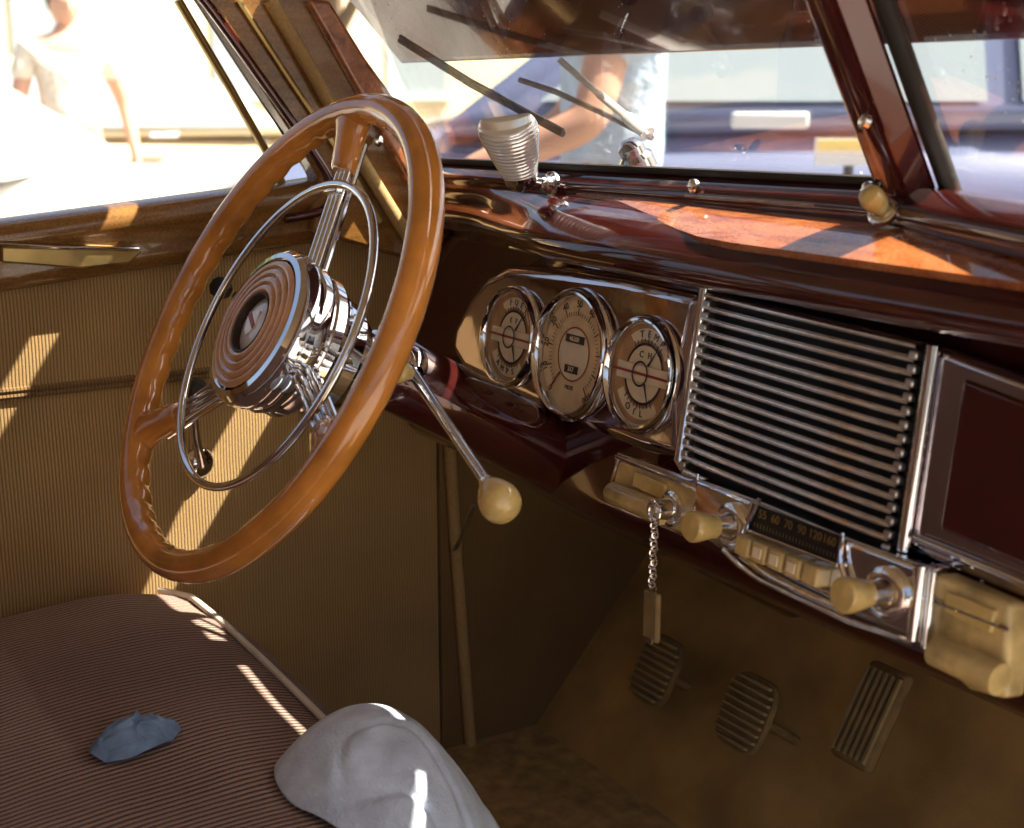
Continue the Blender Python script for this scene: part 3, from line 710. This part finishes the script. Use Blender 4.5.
# right ivory block past the radio
ig2 = [(935, 572), (1010, 604), (1005, 700), (968, 690), (926, 652), (929, 600)]
bm = B(); prism(bm, [rp(*q, .024) for q in ig2], -DN*.02)
cb = link('control_block', bm, 'ivory_worn', car, bevel=.004, seg=3)
cb['label'] = 'ivory plastic control block to the right of the radio'
bm = B(); tube(bm, [rp(933, 572, .026), rp(925, 648, .026)], .003, 10); tube(bm, [rp(932, 600, .026), rp(1008, 630, .026)], .0014, 8); link('trim_strip', bm, 'chrome', cb)
bm = B(); prism(bm, [rp(945, 590, .027), rp(995, 611, .027), rp(990, 634, .027), rp(943, 613, .027)], -DN*.004); link('switch_plate', bm, 'ivory', cb, bevel=.0015)
bm = B(); tube(bm, [rp(936, 650, .030), rp(1000, 680, .030)], .010, 24); link('switch_roll', bm, 'ivory_worn', cb)
# chrome lower apron between block and dash edge
bm = B(); prism(bm, [rp(616, 452, .014), rp(690, 478, .014), rp(700, 474, .014), rp(698, 500, .014), rp(612, 470, .014)], -DN*.006)
link('apron_plate', bm, 'gauge_panel_paint', car, bevel=.002)

# ---- ivory knob on the sill by the centre post
kb = at(884, 211, 'y', .024); kt = kb-RT*.65+UP*.45-FW*.6
bm = B(); lathe(bm, kb, (kt-kb).normalized(), [(.0115, -.002), (.0115, .0015), (.0095, .003), (.0065, .003)], 32); wk = link('wiper_knob', bm, 'chrome', car)
bm = B(); lathe(bm, kb, (kt-kb).normalized(), [(.0055, .001), (.0062, .005), (.0082, .009), (.0086, .017), (.0074, .021), (.004, .023), (0, .0233)], 28, cap0=True); link('knob', bm, 'ivory', wk)

# ---- traffic light viewer: ribbed clear fan on a ball joint
vb0 = at(548, 184, 'y', .022); P1 = at(521, 178, 'y', .0); P2 = at(507, 125, 'y', -.035)
axv = (P2-P1); Lv = axv.length; axn = axv.normalized()
sd = (RT - axn*RT.dot(axn)).normalized(); dn = sd.cross(axn).normalized()
if dn.dot(FW) > 0: dn = -dn
bm = B(); rows = []
NV = 120
for i in range(NV+1):
    s = i/NV
    w = .0145+.0125*min(1, s/.75)**.9
    if s > .80: w *= math.sqrt(max(0, 1-((s-.80)/.215)**2))*.35+.65
    rib = .0024*abs(math.sin(PI*s*17))**.6 if .16 < s < .93 else 0
    row = []
    for k in range(25):
        a = PI*(k/24); x = math.cos(a); h = math.sin(a)
        tap = 1-.55*max(0, (s-.9)/.1)
        row.append(bm.verts.new(P1+axn*(Lv*s*1.22-.004)+sd*(w*x)+dn*((w*.62*tap)*h+rib*h)))
    rows.append(row)
for A, Bq in zip(rows, rows[1:]):
    for k in range(24): bm.faces.new([A[k], A[k+1], Bq[k+1], Bq[k]])
    bm.faces.new([A[24], A[0], Bq[0], Bq[24]])
bm.faces.new(rows[0][::-1]); bm.faces.new(rows[-1])
tv = link('traffic_light_viewer', bm, 'lens_plastic', car, autos=60)
tv['label'] = 'small ribbed clear plastic fan on a chrome ball joint at the windshield sill'
bm = B(); rows = []
for s, w in ((-.012, .010), (-.004, .0155), (.006, .0165), (.013, .0165)):
    rows.append([bm.verts.new(P1+axn*s+sd*(w*math.cos(2*PI*k/24))+dn*(w*.66*math.sin(2*PI*k/24))) for k in range(24)])
for A, Bq in zip(rows, rows[1:]):
    for k in range(24): bm.faces.new([A[k], A[(k+1) % 24], Bq[(k+1) % 24], Bq[k]])
bm.faces.new(rows[0][::-1]); bm.faces.new(rows[-1]); link('clamp', bm, 'chrome', tv)
bm = B(); tube(bm, [P1, P1.lerp(vb0, .5), vb0], [.007, .004, .0045], 14); lathe(bm, vb0, V((.3, -.9, .2)), [(0, -.008), (.006, -.006), (.0085, 0), (.006, .006), (0, .008)], 20)
lathe(bm, vb0+V((0, .004, 0)), V((0, -1, 0)), [(.0115, -.002), (.0115, .001), (.008, .003)], 24, cap1=True); link('ball_joint', bm, 'chrome', tv)

# ---- wipers outside
wy = lambda px, py, z_off=0: on(px, py, V((0, .075, .165)), V((0, .857, .514)))
bm = B(); tube(bm, spline([wy(560, 60), wy(600, 95), wy(628, 118), wy(648, 134)], 6), [.004]*6+[.005]*6+[.008]*6+[.010], 10, flat=(1, .7))
wa = link('wiper_arm', bm, 'paint_white', car)
bm = B(); pv = wy(632, 150); lathe(bm, pv+V((0, .0, 0)), V((0, -.5, .85)), [(.016, -.02), (.016, -.008), (.012, -.004), (.012, .004), (.007, .009), (0, .010)], 24, cap0=True); link('pivot', bm, 'chrome', wa)
bm = B(); tube(bm, [wy(520, 80), wy(556, 92), wy(600, 112), wy(652, 138)], .0028, 8); link('blade', bm, 'satin_metal', wa)
bm = B(); tube(bm, [wy(400, 40), wy(470, 84), wy(563, 134)], .0035, 8); tube(bm, [wy(400, 36), wy(470, 80), wy(563, 130)], .002, 6)
wb = link('wiper_blade', bm, 'rubber', car)
# cowl, hood, fender outside
bm = B(); sweep_x(bm, lambda x: [(.066, .130-.05*((x-.29)/.7)**2), (.30, .085-.10*((x-.29)/.7)**2), (.30, .02), (.066, .08)], [-.42+.12*i for i in range(13)])
link('cowl', bm, 'maroon', car)
bm = B()
rg = []
for i in range(12):
    y = .30+i*.10; hw = .40-.016*i; zt = .085-.004*i
    rg.append([bm.verts.new((.29+hw*math.sin(a), y, zt-.34*(1-math.cos(a)**.8 if math.cos(a) > 0 else 1))) for a in [-.5*PI+PI*k/16 for k in range(17)]])
for A, Bq in zip(rg, rg[1:]):
    for k in range(16): bm.faces.new([A[k], Bq[k], Bq[k+1], A[k+1]])
bm.faces.new([v for v in rg[-1]]); link('hood', bm, 'maroon', car)

# ---- seat
def seat_pt(x, s):
    """s along the section from the back to the front and down"""
    return None
bm = B(); rows = []
sec = [(-1.15, -.285), (-.9, -.290), (-.6, -.285), (-.45, -.272), (-.36, -.268), (-.30, -.272), (-.262, -.282), (-.236, -.300), (-.219, -.326), (-.213, -.360), (-.216, -.42), (-.225, -.50), (-.232, -.56)]
sp = spline([(0, y, z) for y, z in sec], 5)
xs2 = [-.360+.02*i for i in range(65)]
for x in xs2:
    e = min(1, (x+.360)/.05); e = math.sqrt(max(0, 1-(1-e)**2)); sag = .010*math.sin((x+.38)*4.0)
    cr = -.035*max(0, (x+.20))          # cushion falls away a little towards the middle
    rows.append([bm.verts.new((x+.004*noise.noise(V((x*9, p.y*7, 1))), p.y-(1-e)*.03+.003*noise.noise(V((x*14, p.z*14, 4))), -.56+(p.z+.56)*(.90+.10*e)+(cr+sag)*max(0, min(1, (p.z+.5)/.2))+.004*noise.noise(V((x*13, p.y*13, 7))))) for p in sp])
for A, Bq in zip(rows, rows[1:]):
    for k in range(len(sp)-1): bm.faces.new([A[k], Bq[k], Bq[k+1], A[k+1]])
for r_ in (rows[0], rows[-1]):
    pass
seat = link('seat', bm, 'seat_cloth', car, autos=80); seat['label'] = 'bench seat cushion in ribbed mauve brown cloth'
bm = B(); tube(bm, [V((x, -.262+(-.03*(1-min(1, (x+.360)/.05))), -.2795+(-.035*max(0, x+.2))+.010*math.sin((x+.38)*4.0))) for x in [-.345+.02*i for i in range(61)]], .0034, 8)
link('piping', bm, 'piping', seat)
bm = B()
prism(bm, [V((-.38, -.72, -.29)), V((-.38, -.80, .22)), V((-.38, -.90, .24)), V((-.38, -.98, -.3))], V((1.3, 0, 0))); link('seat_back', bm, 'seat_cloth', car, bevel=.04, seg=4)

# ================================================================== loose things
# key with chain and fob hanging from the ignition
kr = lc+DN*.020
key = B(); u = V((1, 0, 0))
kp = rp(655, 507, .045)
box(key, kp.lerp(kr, .5), (kr-kp)*.5, V((0, 0, .004)), V((.0008, .0002, 0)))
tube(key, [kp+V((0, math.cos(a)*.0, 0))+DV*(.008*math.sin(a)-.004)+DU*(.007*math.cos(a)) for a in [2*PI*i/20 for i in range(20)]], .0013, 8, closed=True)
keys = link('ignition_key', key, 'worn_chrome')
tag(keys, 'ignition key on a twisted chain with a small fob, hanging below the ivory switch block', 'key')
p0, p1 = rp(655, 514, .043), rp(652, 592, .043)
bm = B(); nl = 17
for i in range(nl):
    c_ = p0.lerp(p1, (i+.5)/nl)+DU*(.0012*math.sin(i*2.1)); rot = i % 2
    uu = (DU if rot else V((0, 1, 0)))*.6+(V((0, 1, 0)) if rot else DU)*.35; uu.normalize()
    L = (p1-p0).length/nl
    tube(bm, [c_+uu*(.0024*math.cos(a))+V((0, 0, 1))*(L*.72*math.sin(a)) for a in [2*PI*k/14 for k in range(14)]], .0008, 6, closed=True)
link('chain', bm, 'worn_chrome', keys)
bm = B(); pf = rp(652, 616, .043); box(bm, pf, V((.009, 0, 0)), V((0, 0, .020)), V((0, .0025, 0))); fob = link('fob', bm, 'pedal_rubber', keys, bevel=.002)
bm = B(); box(bm, pf+V((0, -.0032, -.019)), V((.005, 0, 0)), V((0, 0, .0022)), V((0, .0006, 0))); link('fob_tip', bm, 'worn_chrome', fob)

# pale denim folded on the seat edge
def seat_z(x, y):
    z = sp[0].z
    for p, q_ in zip(sp, sp[1:]):
        if p.y <= y <= q_.y: z = p.z+(q_.z-p.z)*(y-p.y)/max(1e-6, q_.y-p.y); break
    else:
        if y > -.215: z = -.36-(y+.215)*.6
    return z+(-.035*max(0, x+.20)+.010*math.sin((x+.38)*4.0))*max(0, min(1, (z+.5)/.2))+.004*noise.noise(V((x*13, y*13, 7)))
bm = B(); bmesh.ops.create_grid(bm, x_segments=90, y_segments=90, size=1)
cc = at(412, 806, 'z', -.300)
for v in bm.verts:
    x, y = v.co.x*math.sqrt(1-v.co.y**2/2), v.co.y*math.sqrt(1-v.co.x**2/2); r2 = (x*x+y*y)**.5
    dome = max(0, 1-r2**2.2)
    q = V((x*1.2, y*2.0, 3.1)); w_ = max(0, min(1, .35+x*.9))
    f = noise.noise(q)*.004 - w_*.0065*max(0, 1-abs(noise.noise(q*1.35+V((5, 1, 0))))*6) + w_*.0012*math.sin(16*(x*.6+y*.8)+5*noise.noise(q))
    rim = 1+.10*noise.noise(V((x/(r2+.2)*1.5, y/(r2+.2)*1.5, 8)))
    X_, Y_ = cc.x+x*.100*rim, cc.y+y*.098*rim
    base = seat_z(X_, min(Y_, -.225))-max(0, Y_+.225)*1.0+.0035
    v.co = V((X_, Y_, base+dome*.062+f*min(1, dome*2.5)+.0015*(1-dome)*(1+math.sin(9*math.atan2(y, x)))))
cl = link('denim_cloth', bm, 'denim', sub=1); so = cl.modifiers.new('t', 'SOLIDIFY'); so.thickness = .003
tag(cl, 'rumpled pale washed denim cloth lying on the front edge of the ribbed seat', 'cloth')
bm = B(); bmesh.ops.create_grid(bm, x_segments=80, y_segments=80, size=1)
c2 = at(136, 764, 'z', -.285)
for v in bm.verts:
    x, y = v.co.x*math.sqrt(1-v.co.y**2/2), v.co.y*math.sqrt(1-v.co.x**2/2); r2 = (x*x+y*y)**.5; dome = max(0, 1-r2**2)
    rr_ = 1+.25*noise.noise(V((x*1.3/(r2+.3), y*1.3/(r2+.3), 5)))
    X_, Y_ = c2.x+x*.026*rr_, c2.y+y*.036*rr_
    v.co = V((X_, Y_, seat_z(X_, Y_)+.003+dome*.016+.005*abs(noise.noise(V((x*1.6, y*1.6, 9))))+.006*max(0, 1-abs(noise.noise(V((x*1.5, y*2.0, 2))))*6)*dome))
c3 = link('denim_patch', bm, 'jeans', sub=1); so = c3.modifiers.new('t', 'SOLIDIFY'); so.thickness = .003
tag(c3, 'small bunch of mid blue denim on the seat near the door', 'cloth')

# ================================================================== outside
bm = B(); bmesh.ops.create_grid(bm, x_segments=2, y_segments=2, size=150)
for v in bm.verts: v.co.z = GROUND
struct('ground', bm, 'asphalt', smooth=False)

def auto(name, label, loc, yaw, paint, L=4.6, W=.92, tone='auto_glass', k_=1.0):
    """a sedan seen out of focus: body, greenhouse with panes, wheels, lamps, handles; local +X = front"""
    root = thing(name, label, 'car', (0, 0, 0))
    def st(px, pz): return None
    secs = [(-L/2, .42, .55, .70), (-L/2+.08, .30, .74, .86), (-L/2+.5, .28, .93, .96), (-L/2+1.2, .26, .99, 1), (-.2, .26, .98, 1), (.6, .26, .96, 1), (L/2-1.0, .27, .93, .98), (L/2-.35, .30, .86, .92), (L/2-.06, .34, .74, .82), (L/2, .42, .60, .66)]
    bm = B(); rg = []
    for x, z0, z1, k in secs:
        ring_ = []
        for j in range(24):
            a = 2*PI*j/24; ca, sa = math.cos(a), math.sin(a)
            ring_.append(bm.verts.new((x, W*k*math.copysign(abs(ca)**.55, ca), (z0+z1)/2+(z1-z0)/2*math.copysign(abs(sa)**.6, sa))))
        rg.append(ring_)
    for A, Bq in zip(rg, rg[1:]):
        for j in range(24): bm.faces.new([A[j], A[(j+1) % 24], Bq[(j+1) % 24], Bq[j]])
    bm.faces.new(rg[0][::-1]); bm.faces.new(rg[-1])
    body = link('body', bm, paint, root, sub=1)
    bm = B(); base = [(-1.55, .90), (-.95, 1.36), (-.2, 1.43), (.35, 1.38), (1.05, .93)]
    a_ = [bm.verts.new((x, W*(.90 if z < 1 else .70), z)) for x, z in base]; b_ = [bm.verts.new((x, -W*(.90 if z < 1 else .70), z)) for x, z in base]
    for i in range(4): bm.faces.new([a_[i], a_[i+1], b_[i+1], b_[i]])
    bm.faces.new(a_[::-1]); bm.faces.new(b_); bm.faces.new([a_[0], b_[0], b_[4], a_[4]])
    link('cabin', bm, paint, root, bevel=.06, seg=3)
    for s in (-1, 1):
        for xs_ in ((-1.30, -.88, -.30, -.30), (-.22, -.22, .30, .80)):
            bm = B(); yy = lambda z: s*(W*(.90-(z-.93)/.45*.20)+.012)
            zt = 1.32; zb = .98
            pts = [V((xs_[0], yy(zb), zb)), V((xs_[1], yy(zt), zt)), V((xs_[2], yy(zt), zt)), V((xs_[3], yy(zb), zb))]
            prism(bm, pts, V((0, -s*.01, 0))); link('window', bm, tone, root, smooth=False)
        for x in (-.62, .42):
            bm = B(); box(bm, V((x-.18, s*(W*.97+.012), .94)), V((.085, 0, 0)), V((0, .014, 0)), V((0, 0, .018))); link('door_handle', bm, 'paint_white' if paint == 'paint_blue' else 'chrome', root, bevel=.008)
        bm = B(); tube(bm, [(-L/2+.4, s*W*.985, .66), (0, s*(W+.006), .67), (L/2-.5, s*W*.97, .64)], .014, 8); link('side_moulding', bm, 'chrome', root)
        for x in (-L/2+.85, L/2-.85):
            bm = B(); lathe(bm, V((x, s*(W-.10), .33)), V((0, s, 0)), [(.20, -.08), (.33, -.07), (.335, 0), (.33, .10), (.22, .115), (.20, .10)], 32); t_ = link('tyre', bm, 'tyre', root)
            bm = B(); lathe(bm, V((x, s*(W-.10), .33)), V((0, s, 0)), [(.21, .09), (.17, .10), (.06, .08), (.05, .11), (0, .112)], 32); link('rim', bm, 'satin_metal', t_)
            bm = B(); lathe(bm, V((x, s*(W-.10), .33)), V((0, s, 0)), [(.40, .075), (.40, .108), (.30, .106)], 32); link('wheel_arch', bm, 'black', root)
    for s in (-1, 1):
        bm = B(); lathe(bm, V((L/2-.06, s*W*.62, .64)), V((1, 0, 0)), [(.09, -.05), (.09, .03), (.05, .05), (0, .055)], 24); link('headlight', bm, 'lens_plastic', root)
    root.location = (loc[0], loc[1], GROUND); root.rotation_euler = (0, 0, math.radians(yaw)); root.scale = (k_, k_, k_)
    return root
# view direction through the windshield is roughly (-.75,.66): blue car stands across it
FH = V((FW.x, FW.y, 0)).normalized(); RH_ = V((FH.y, -FH.x, 0))
def on_d(px, py, dist): return CAM + ray(px, py).normalized()*dist
YB = math.degrees(math.atan2(RH_.y, RH_.x))
b0 = on_d(770, 92, 3.7)+FH*1.09+RH_*.95
auto('parked_car', 'parked dark blue car outside, seen side-on through the windshield', (b0.x, b0.y), YB, 'paint_blue', k_=1.18)
b1 = on_d(150, 92, 3.9)+FH*1.0-RH_*1.55
auto('parked_car', 'pale white car in the glare right outside the driver window', (b1.x, b1.y), YB+4, 'paint_white')
b2 = on_d(120, 92, 9.5)
auto('parked_car', 'tan car farther off behind the white car', (b2.x, b2.y), YB+15, 'paint_tan')
# yellow and white placard on the blue car
pc = on_d(850, 152, 3.5)
bm = B(); rx = RH_.copy(); ny = V((rx.y, -rx.x, 0)); zz = V((0, 0, 1))
box(bm, pc, rx*.085, zz*.032, ny*.004); pl = link('placard', bm, 'white_card'); tag(pl, 'white and yellow card propped against the blue car', 'sign')
bm = B(); box(bm, pc+ny*.005+zz*.016-rx*.015, rx*.065, zz*.012, ny*.002); link('yellow_panel', bm, 'yellow_card', pl)
bm = B(); text_into(bm, 'S', .03, pc+ny*.005+rx*.068-zz*.008, rx, zz, ny); link('lettering', bm, 'black', pl, smooth=False)
bm = B(); tube(bm, [pc-zz*.03-ny*.008, V((pc.x, pc.y, GROUND))], .012, 8); link('stand', bm, 'black', pl)

# people
def person(label, loc, yaw, shirt, trouser, arm_out=.1, H=1.72, fwd=0):
    root = thing('person', label, 'person', (0, 0, 0))
    k = H/1.72
    def skinned(name, verts, edges, mat, parent, rootv=0, lev=2):
        me = bpy.data.meshes.new(name); me.from_pydata([V(v[:3])*k for v in verts], edges, [])
        o = bpy.data.objects.new(name, me); COL.objects.link(o); me.materials.append(M[mat])
        m_ = o.modifiers.new('skin', 'SKIN'); m_.use_smooth_shade = True
        s_ = o.modifiers.new('sub', 'SUBSURF'); s_.levels = lev; s_.render_levels = lev
        for i, v in enumerate(verts):
            sv = me.skin_vertices[0].data[i]; sv.radius = (v[3]*k, v[4]*k); sv.use_root = (i == rootv)
        o.parent = parent; return o
    fw_ = fwd
    b = [(0, 0, .93, .15, .11), (0, 0, 1.10, .135, .10), (0, 0, 1.27, .155, .11), (0, 0, 1.42, .14, .09), (0, 0, 1.49, .055, .055), (0, .01, 1.55, .055, .06),
         (-.19, 0, 1.40, .055, .055), (-.27-arm_out*.3, fw_*.35, 1.12, .046, .046), (-.25-arm_out*.5, .12+fw_, .90+fw_*.6, .033, .033), (-.25-arm_out*.5, .15+fw_*1.2, .82+fw_*.6, .036, .018),
         (.19, 0, 1.40, .055, .055), (.27, fw_*.35, 1.12, .046, .046), (.25, .08+fw_, .88+fw_*.6, .033, .033), (.25, .10+fw_*1.2, .80+fw_*.6, .036, .018),
         (-.10, 0, .86, .095, .095), (-.11, .01, .48, .062, .062), (-.11, -.01, .09, .042, .045), (-.11, .12, .035, .045, .03),
         (.10, 0, .86, .095, .095), (.11, .01, .48, .062, .062), (.11, -.01, .09, .042, .045), (.11, .12, .035, .045, .03)]
    e = [(0, 1), (1, 2), (2, 3), (3, 4), (4, 5), (3, 6), (6, 7), (7, 8), (8, 9), (3, 10), (10, 11), (11, 12), (12, 13), (0, 14), (14, 15), (15, 16), (16, 17), (0, 18), (18, 19), (19, 20), (20, 21)]
    # fingers
    for hx in (9, 13):
        bx_, by_, bz_ = b[hx][:3]
        for f in range(4):
            b.append((bx_+(f-1.5)*.006, by_+.012-(f-1.5)*.014, bz_-.05, .009, .009)); e.append((hx, len(b)-1)); b.append((bx_+(f-1.5)*.006, by_+.0-(f-1.5)*.014, bz_-.085+abs(f-1.3)*.006, .007, .007)); e.append((len(b)-2, len(b)-1))
        b.append((bx_, by_+.045, bz_-.03, .009, .009)); e.append((hx, len(b)-1))
    bodyo = skinned('body', b, e, 'skin_tone', root)
    sh = [(0, 0, .92, .175, .135), (0, 0, 1.10, .16, .125), (0, 0, 1.27, .175, .13), (0, 0, 1.41, .155, .11), (0, 0, 1.47, .075, .075), (-.20, 0, 1.395, .072, .072), (-.25-arm_out*.2, 0, 1.23, .062, .062), (.20, 0, 1.395, .072, .072), (.25, 0, 1.23, .062, .062)]
    skinned('shirt', sh, [(0, 1), (1, 2), (2, 3), (3, 4), (3, 5), (5, 6), (3, 7), (7, 8)], shirt, root)
    tr = [(0, 0, 1.0, .17, .13), (0, 0, .90, .175, .14), (-.10, 0, .80, .11, .11), (-.11, .01, .48, .08, .08), (-.11, -.01, .10, .065, .07), (.10, 0, .80, .11, .11), (.11, .01, .48, .08, .08), (.11, -.01, .10, .065, .07)]
    skinned('trousers', tr, [(0, 1), (1, 2), (2, 3), (3, 4), (1, 5), (5, 6), (6, 7)], trouser, root)
    bm = B(); bmesh.ops.create_uvsphere(bm, u_segments=28, v_segments=20, radius=1)
    for v in bm.verts:
        c = v.co; f = max(0, c.y)
        nose = .16*math.exp(-((c.x/.16)**2+((c.z+.08)/.2)**2))*(c.y > 0)
        eye = -.06*(math.exp(-(((abs(c.x)-.38)/.16)**2+((c.z-.08)/.12)**2)))*(c.y > 0)
        v.co = V((c.x*.075*(1-.18*max(0, -c.z)), c.y*.095*(1+nose+eye), c.z*.115))*k+V((0, .015, 1.63))*k
    link('head', bm, 'skin_tone', root)
    bm = B(); bmesh.ops.create_uvsphere(bm, u_segments=24, v_segments=16, radius=1)
    for v in bm.verts: v.co = V((v.co.x*.083, v.co.y*.100, v.co.z*.105))*k+V((0, -.012, 1.662))*k
    link('hair', bm, 'hair_brown', root)
    root.location = (loc[0], loc[1], GROUND); root.rotation_euler = (0, 0, math.radians(yaw)); return root
pp = on_d(612, 140, 3.2); person('person in a pale blue shirt standing between the wiper and the blue car', (pp.x, pp.y), 150, 'blue_shirt', 'jeans', .05, fwd=.2)
pp = on_d(800, 60, 7.2); person('person in a pale shirt behind the blue car, far end of the windshield', (pp.x, pp.y), -150, 'pale_shirt', 'jeans')
pp = on_d(70, 110, 8.0); person('person in a pale shirt in the glare past the white car outside the driver window', (pp.x, pp.y), -90, 'pale_shirt', 'jeans')

# trees and a building in the glare
def tree(label, x, y, h, r):
    root = thing('tree', label, 'tree', (x, y, GROUND), 'trees beyond the parked cars'); R_ = random.Random(int(x*31+y*17))
    bm = B(); base = V((x, y, GROUND)); tube(bm, spline([base, base+V((.1, .05, h*.3)), base+V((0, .1, h*.6))], 5), [.22-.012*i for i in range(11)], 10)
    for i in range(5):
        a = R_.uniform(0, 6.28); s = base+V((0, .1, h*R_.uniform(.3, .5))); tube(bm, [s, s+V((math.cos(a)*r*.5, math.sin(a)*r*.5, h*.25))], [.08, .03], 6)
    link('trunk', bm, 'bark', root)
    bm = B()
    cl_ = []
    for i in range(26):
        a = R_.uniform(0, 6.28); e = R_.uniform(-.5, 1.2); d = R_.uniform(.3, 1)*r
        cl_.append((base+V((math.cos(a)*math.cos(e)*d, math.sin(a)*math.cos(e)*d, h*.68+math.sin(e)*d*.8)), R_.uniform(.3, .55)*r*.7))
    for c, rad in cl_:
        for j in range(110):
            p = V((R_.gauss(0, 1), R_.gauss(0, 1), R_.gauss(0, 1))).normalized()*rad*R_.uniform(.5, 1)+c
            u_ = V((R_.uniform(-1, 1), R_.uniform(-1, 1), R_.uniform(-1, 1))).normalized()*.11; w_ = u_.cross(V((R_.uniform(-1, 1), R_.uniform(-1, 1), R_.uniform(-1, 1)))).normalized()*.07
            bm.faces.new([bm.verts.new(p-u_), bm.verts.new(p+w_), bm.verts.new(p+u_), bm.verts.new(p-w_)])
    link('crown', bm, 'leaf', root, smooth=False)
tree('leafy tree standing behind the tan car', -13, 5.5, 5.5, 2.2)
tree('leafy tree nearest the blue car, right of the post', -9, 15, 6.5, 2.6)
tree('leafy tree at the far left of the side window', -15, -.5, 5.5, 2.4)
tree('leafy tree between the building and the blue car', -14, 11, 6, 2.4)
bd = thing('building', 'long pale yellow building behind the trees', 'building', (-22, 6, GROUND))
bm = B(); abox(bm, (-26, -10, GROUND), (-22, 20, 4.0)); link('wall', bm, 'stucco', bd, smooth=False)
bm = B(); prism(bm, [V((-26.4, -10.5, 4.0)), V((-21.5, -10.5, 4.0)), V((-24, -10.5, 5.4))], V((0, 31, 0))); link('roof', bm, 'bark', bd, smooth=False)
for i in range(9):
    bm = B(); abox(bm, (-22.02, -8.5+3.2*i, .2), (-21.96, -7.3+3.2*i, 1.8)); f = link('window', bm, 'auto_glass', bd, smooth=False)
    bm = B(); abox(bm, (-21.97, -8.6+3.2*i, .1), (-21.88, -7.2+3.2*i, .2)); link('sill', bm, 'paint_white', f, smooth=False)

# ================================================================== light, sky, camera
SD = V((-.55, -1, -1.50)).normalized()       # direction the light travels
sun = bpy.data.lights.new('sun', 'SUN'); sun.energy = 5.0; sun.angle = math.radians(.5); sun.color = (1, .91, .76)
so = bpy.data.objects.new('sun', sun); COL.objects.link(so); so.rotation_euler = SD.to_track_quat('-Z', 'Y').to_euler()
w = bpy.data.worlds.new('World'); sc.world = w; w.use_nodes = True; nt = w.node_tree
sky = N(nt, 'ShaderNodeTexSky', sky_type='NISHITA'); sky.sun_disc = False
tos = -SD; sky.sun_elevation = math.asin(tos.z); sky.sun_rotation = math.atan2(tos.x, tos.y)
sky.dust_density = 7; sky.ozone_density = .4; sky.air_density = 1.0
bg = nt.nodes['Background']; bg.inputs['Strength'].default_value = .07; nt.links.new(sky.outputs[0], bg.inputs[0])
cd = bpy.data.cameras.new('camera'); cam = bpy.data.objects.new('camera', cd); COL.objects.link(cam)
cd.sensor_width = 36; cd.lens = 36*FPX/1024; cd.clip_start = .02; cd.clip_end = 500
cam.location = CAM; cam.rotation_euler = Matrix((RT, UP, -FW)).transposed().to_euler()
cd.dof.use_dof = True; cd.dof.focus_distance = 1.22; cd.dof.aperture_fstop = 7.5
sc.camera = cam
sc.view_settings.view_transform = 'Standard'; sc.view_settings.look = 'None'; sc.view_settings.exposure = 1.95; sc.view_settings.gamma = 1
sc.cycles.max_bounces = 10; sc.cycles.diffuse_bounces = 5; sc.cycles.transparent_max_bounces = 12; sc.cycles.sample_clamp_indirect = 6
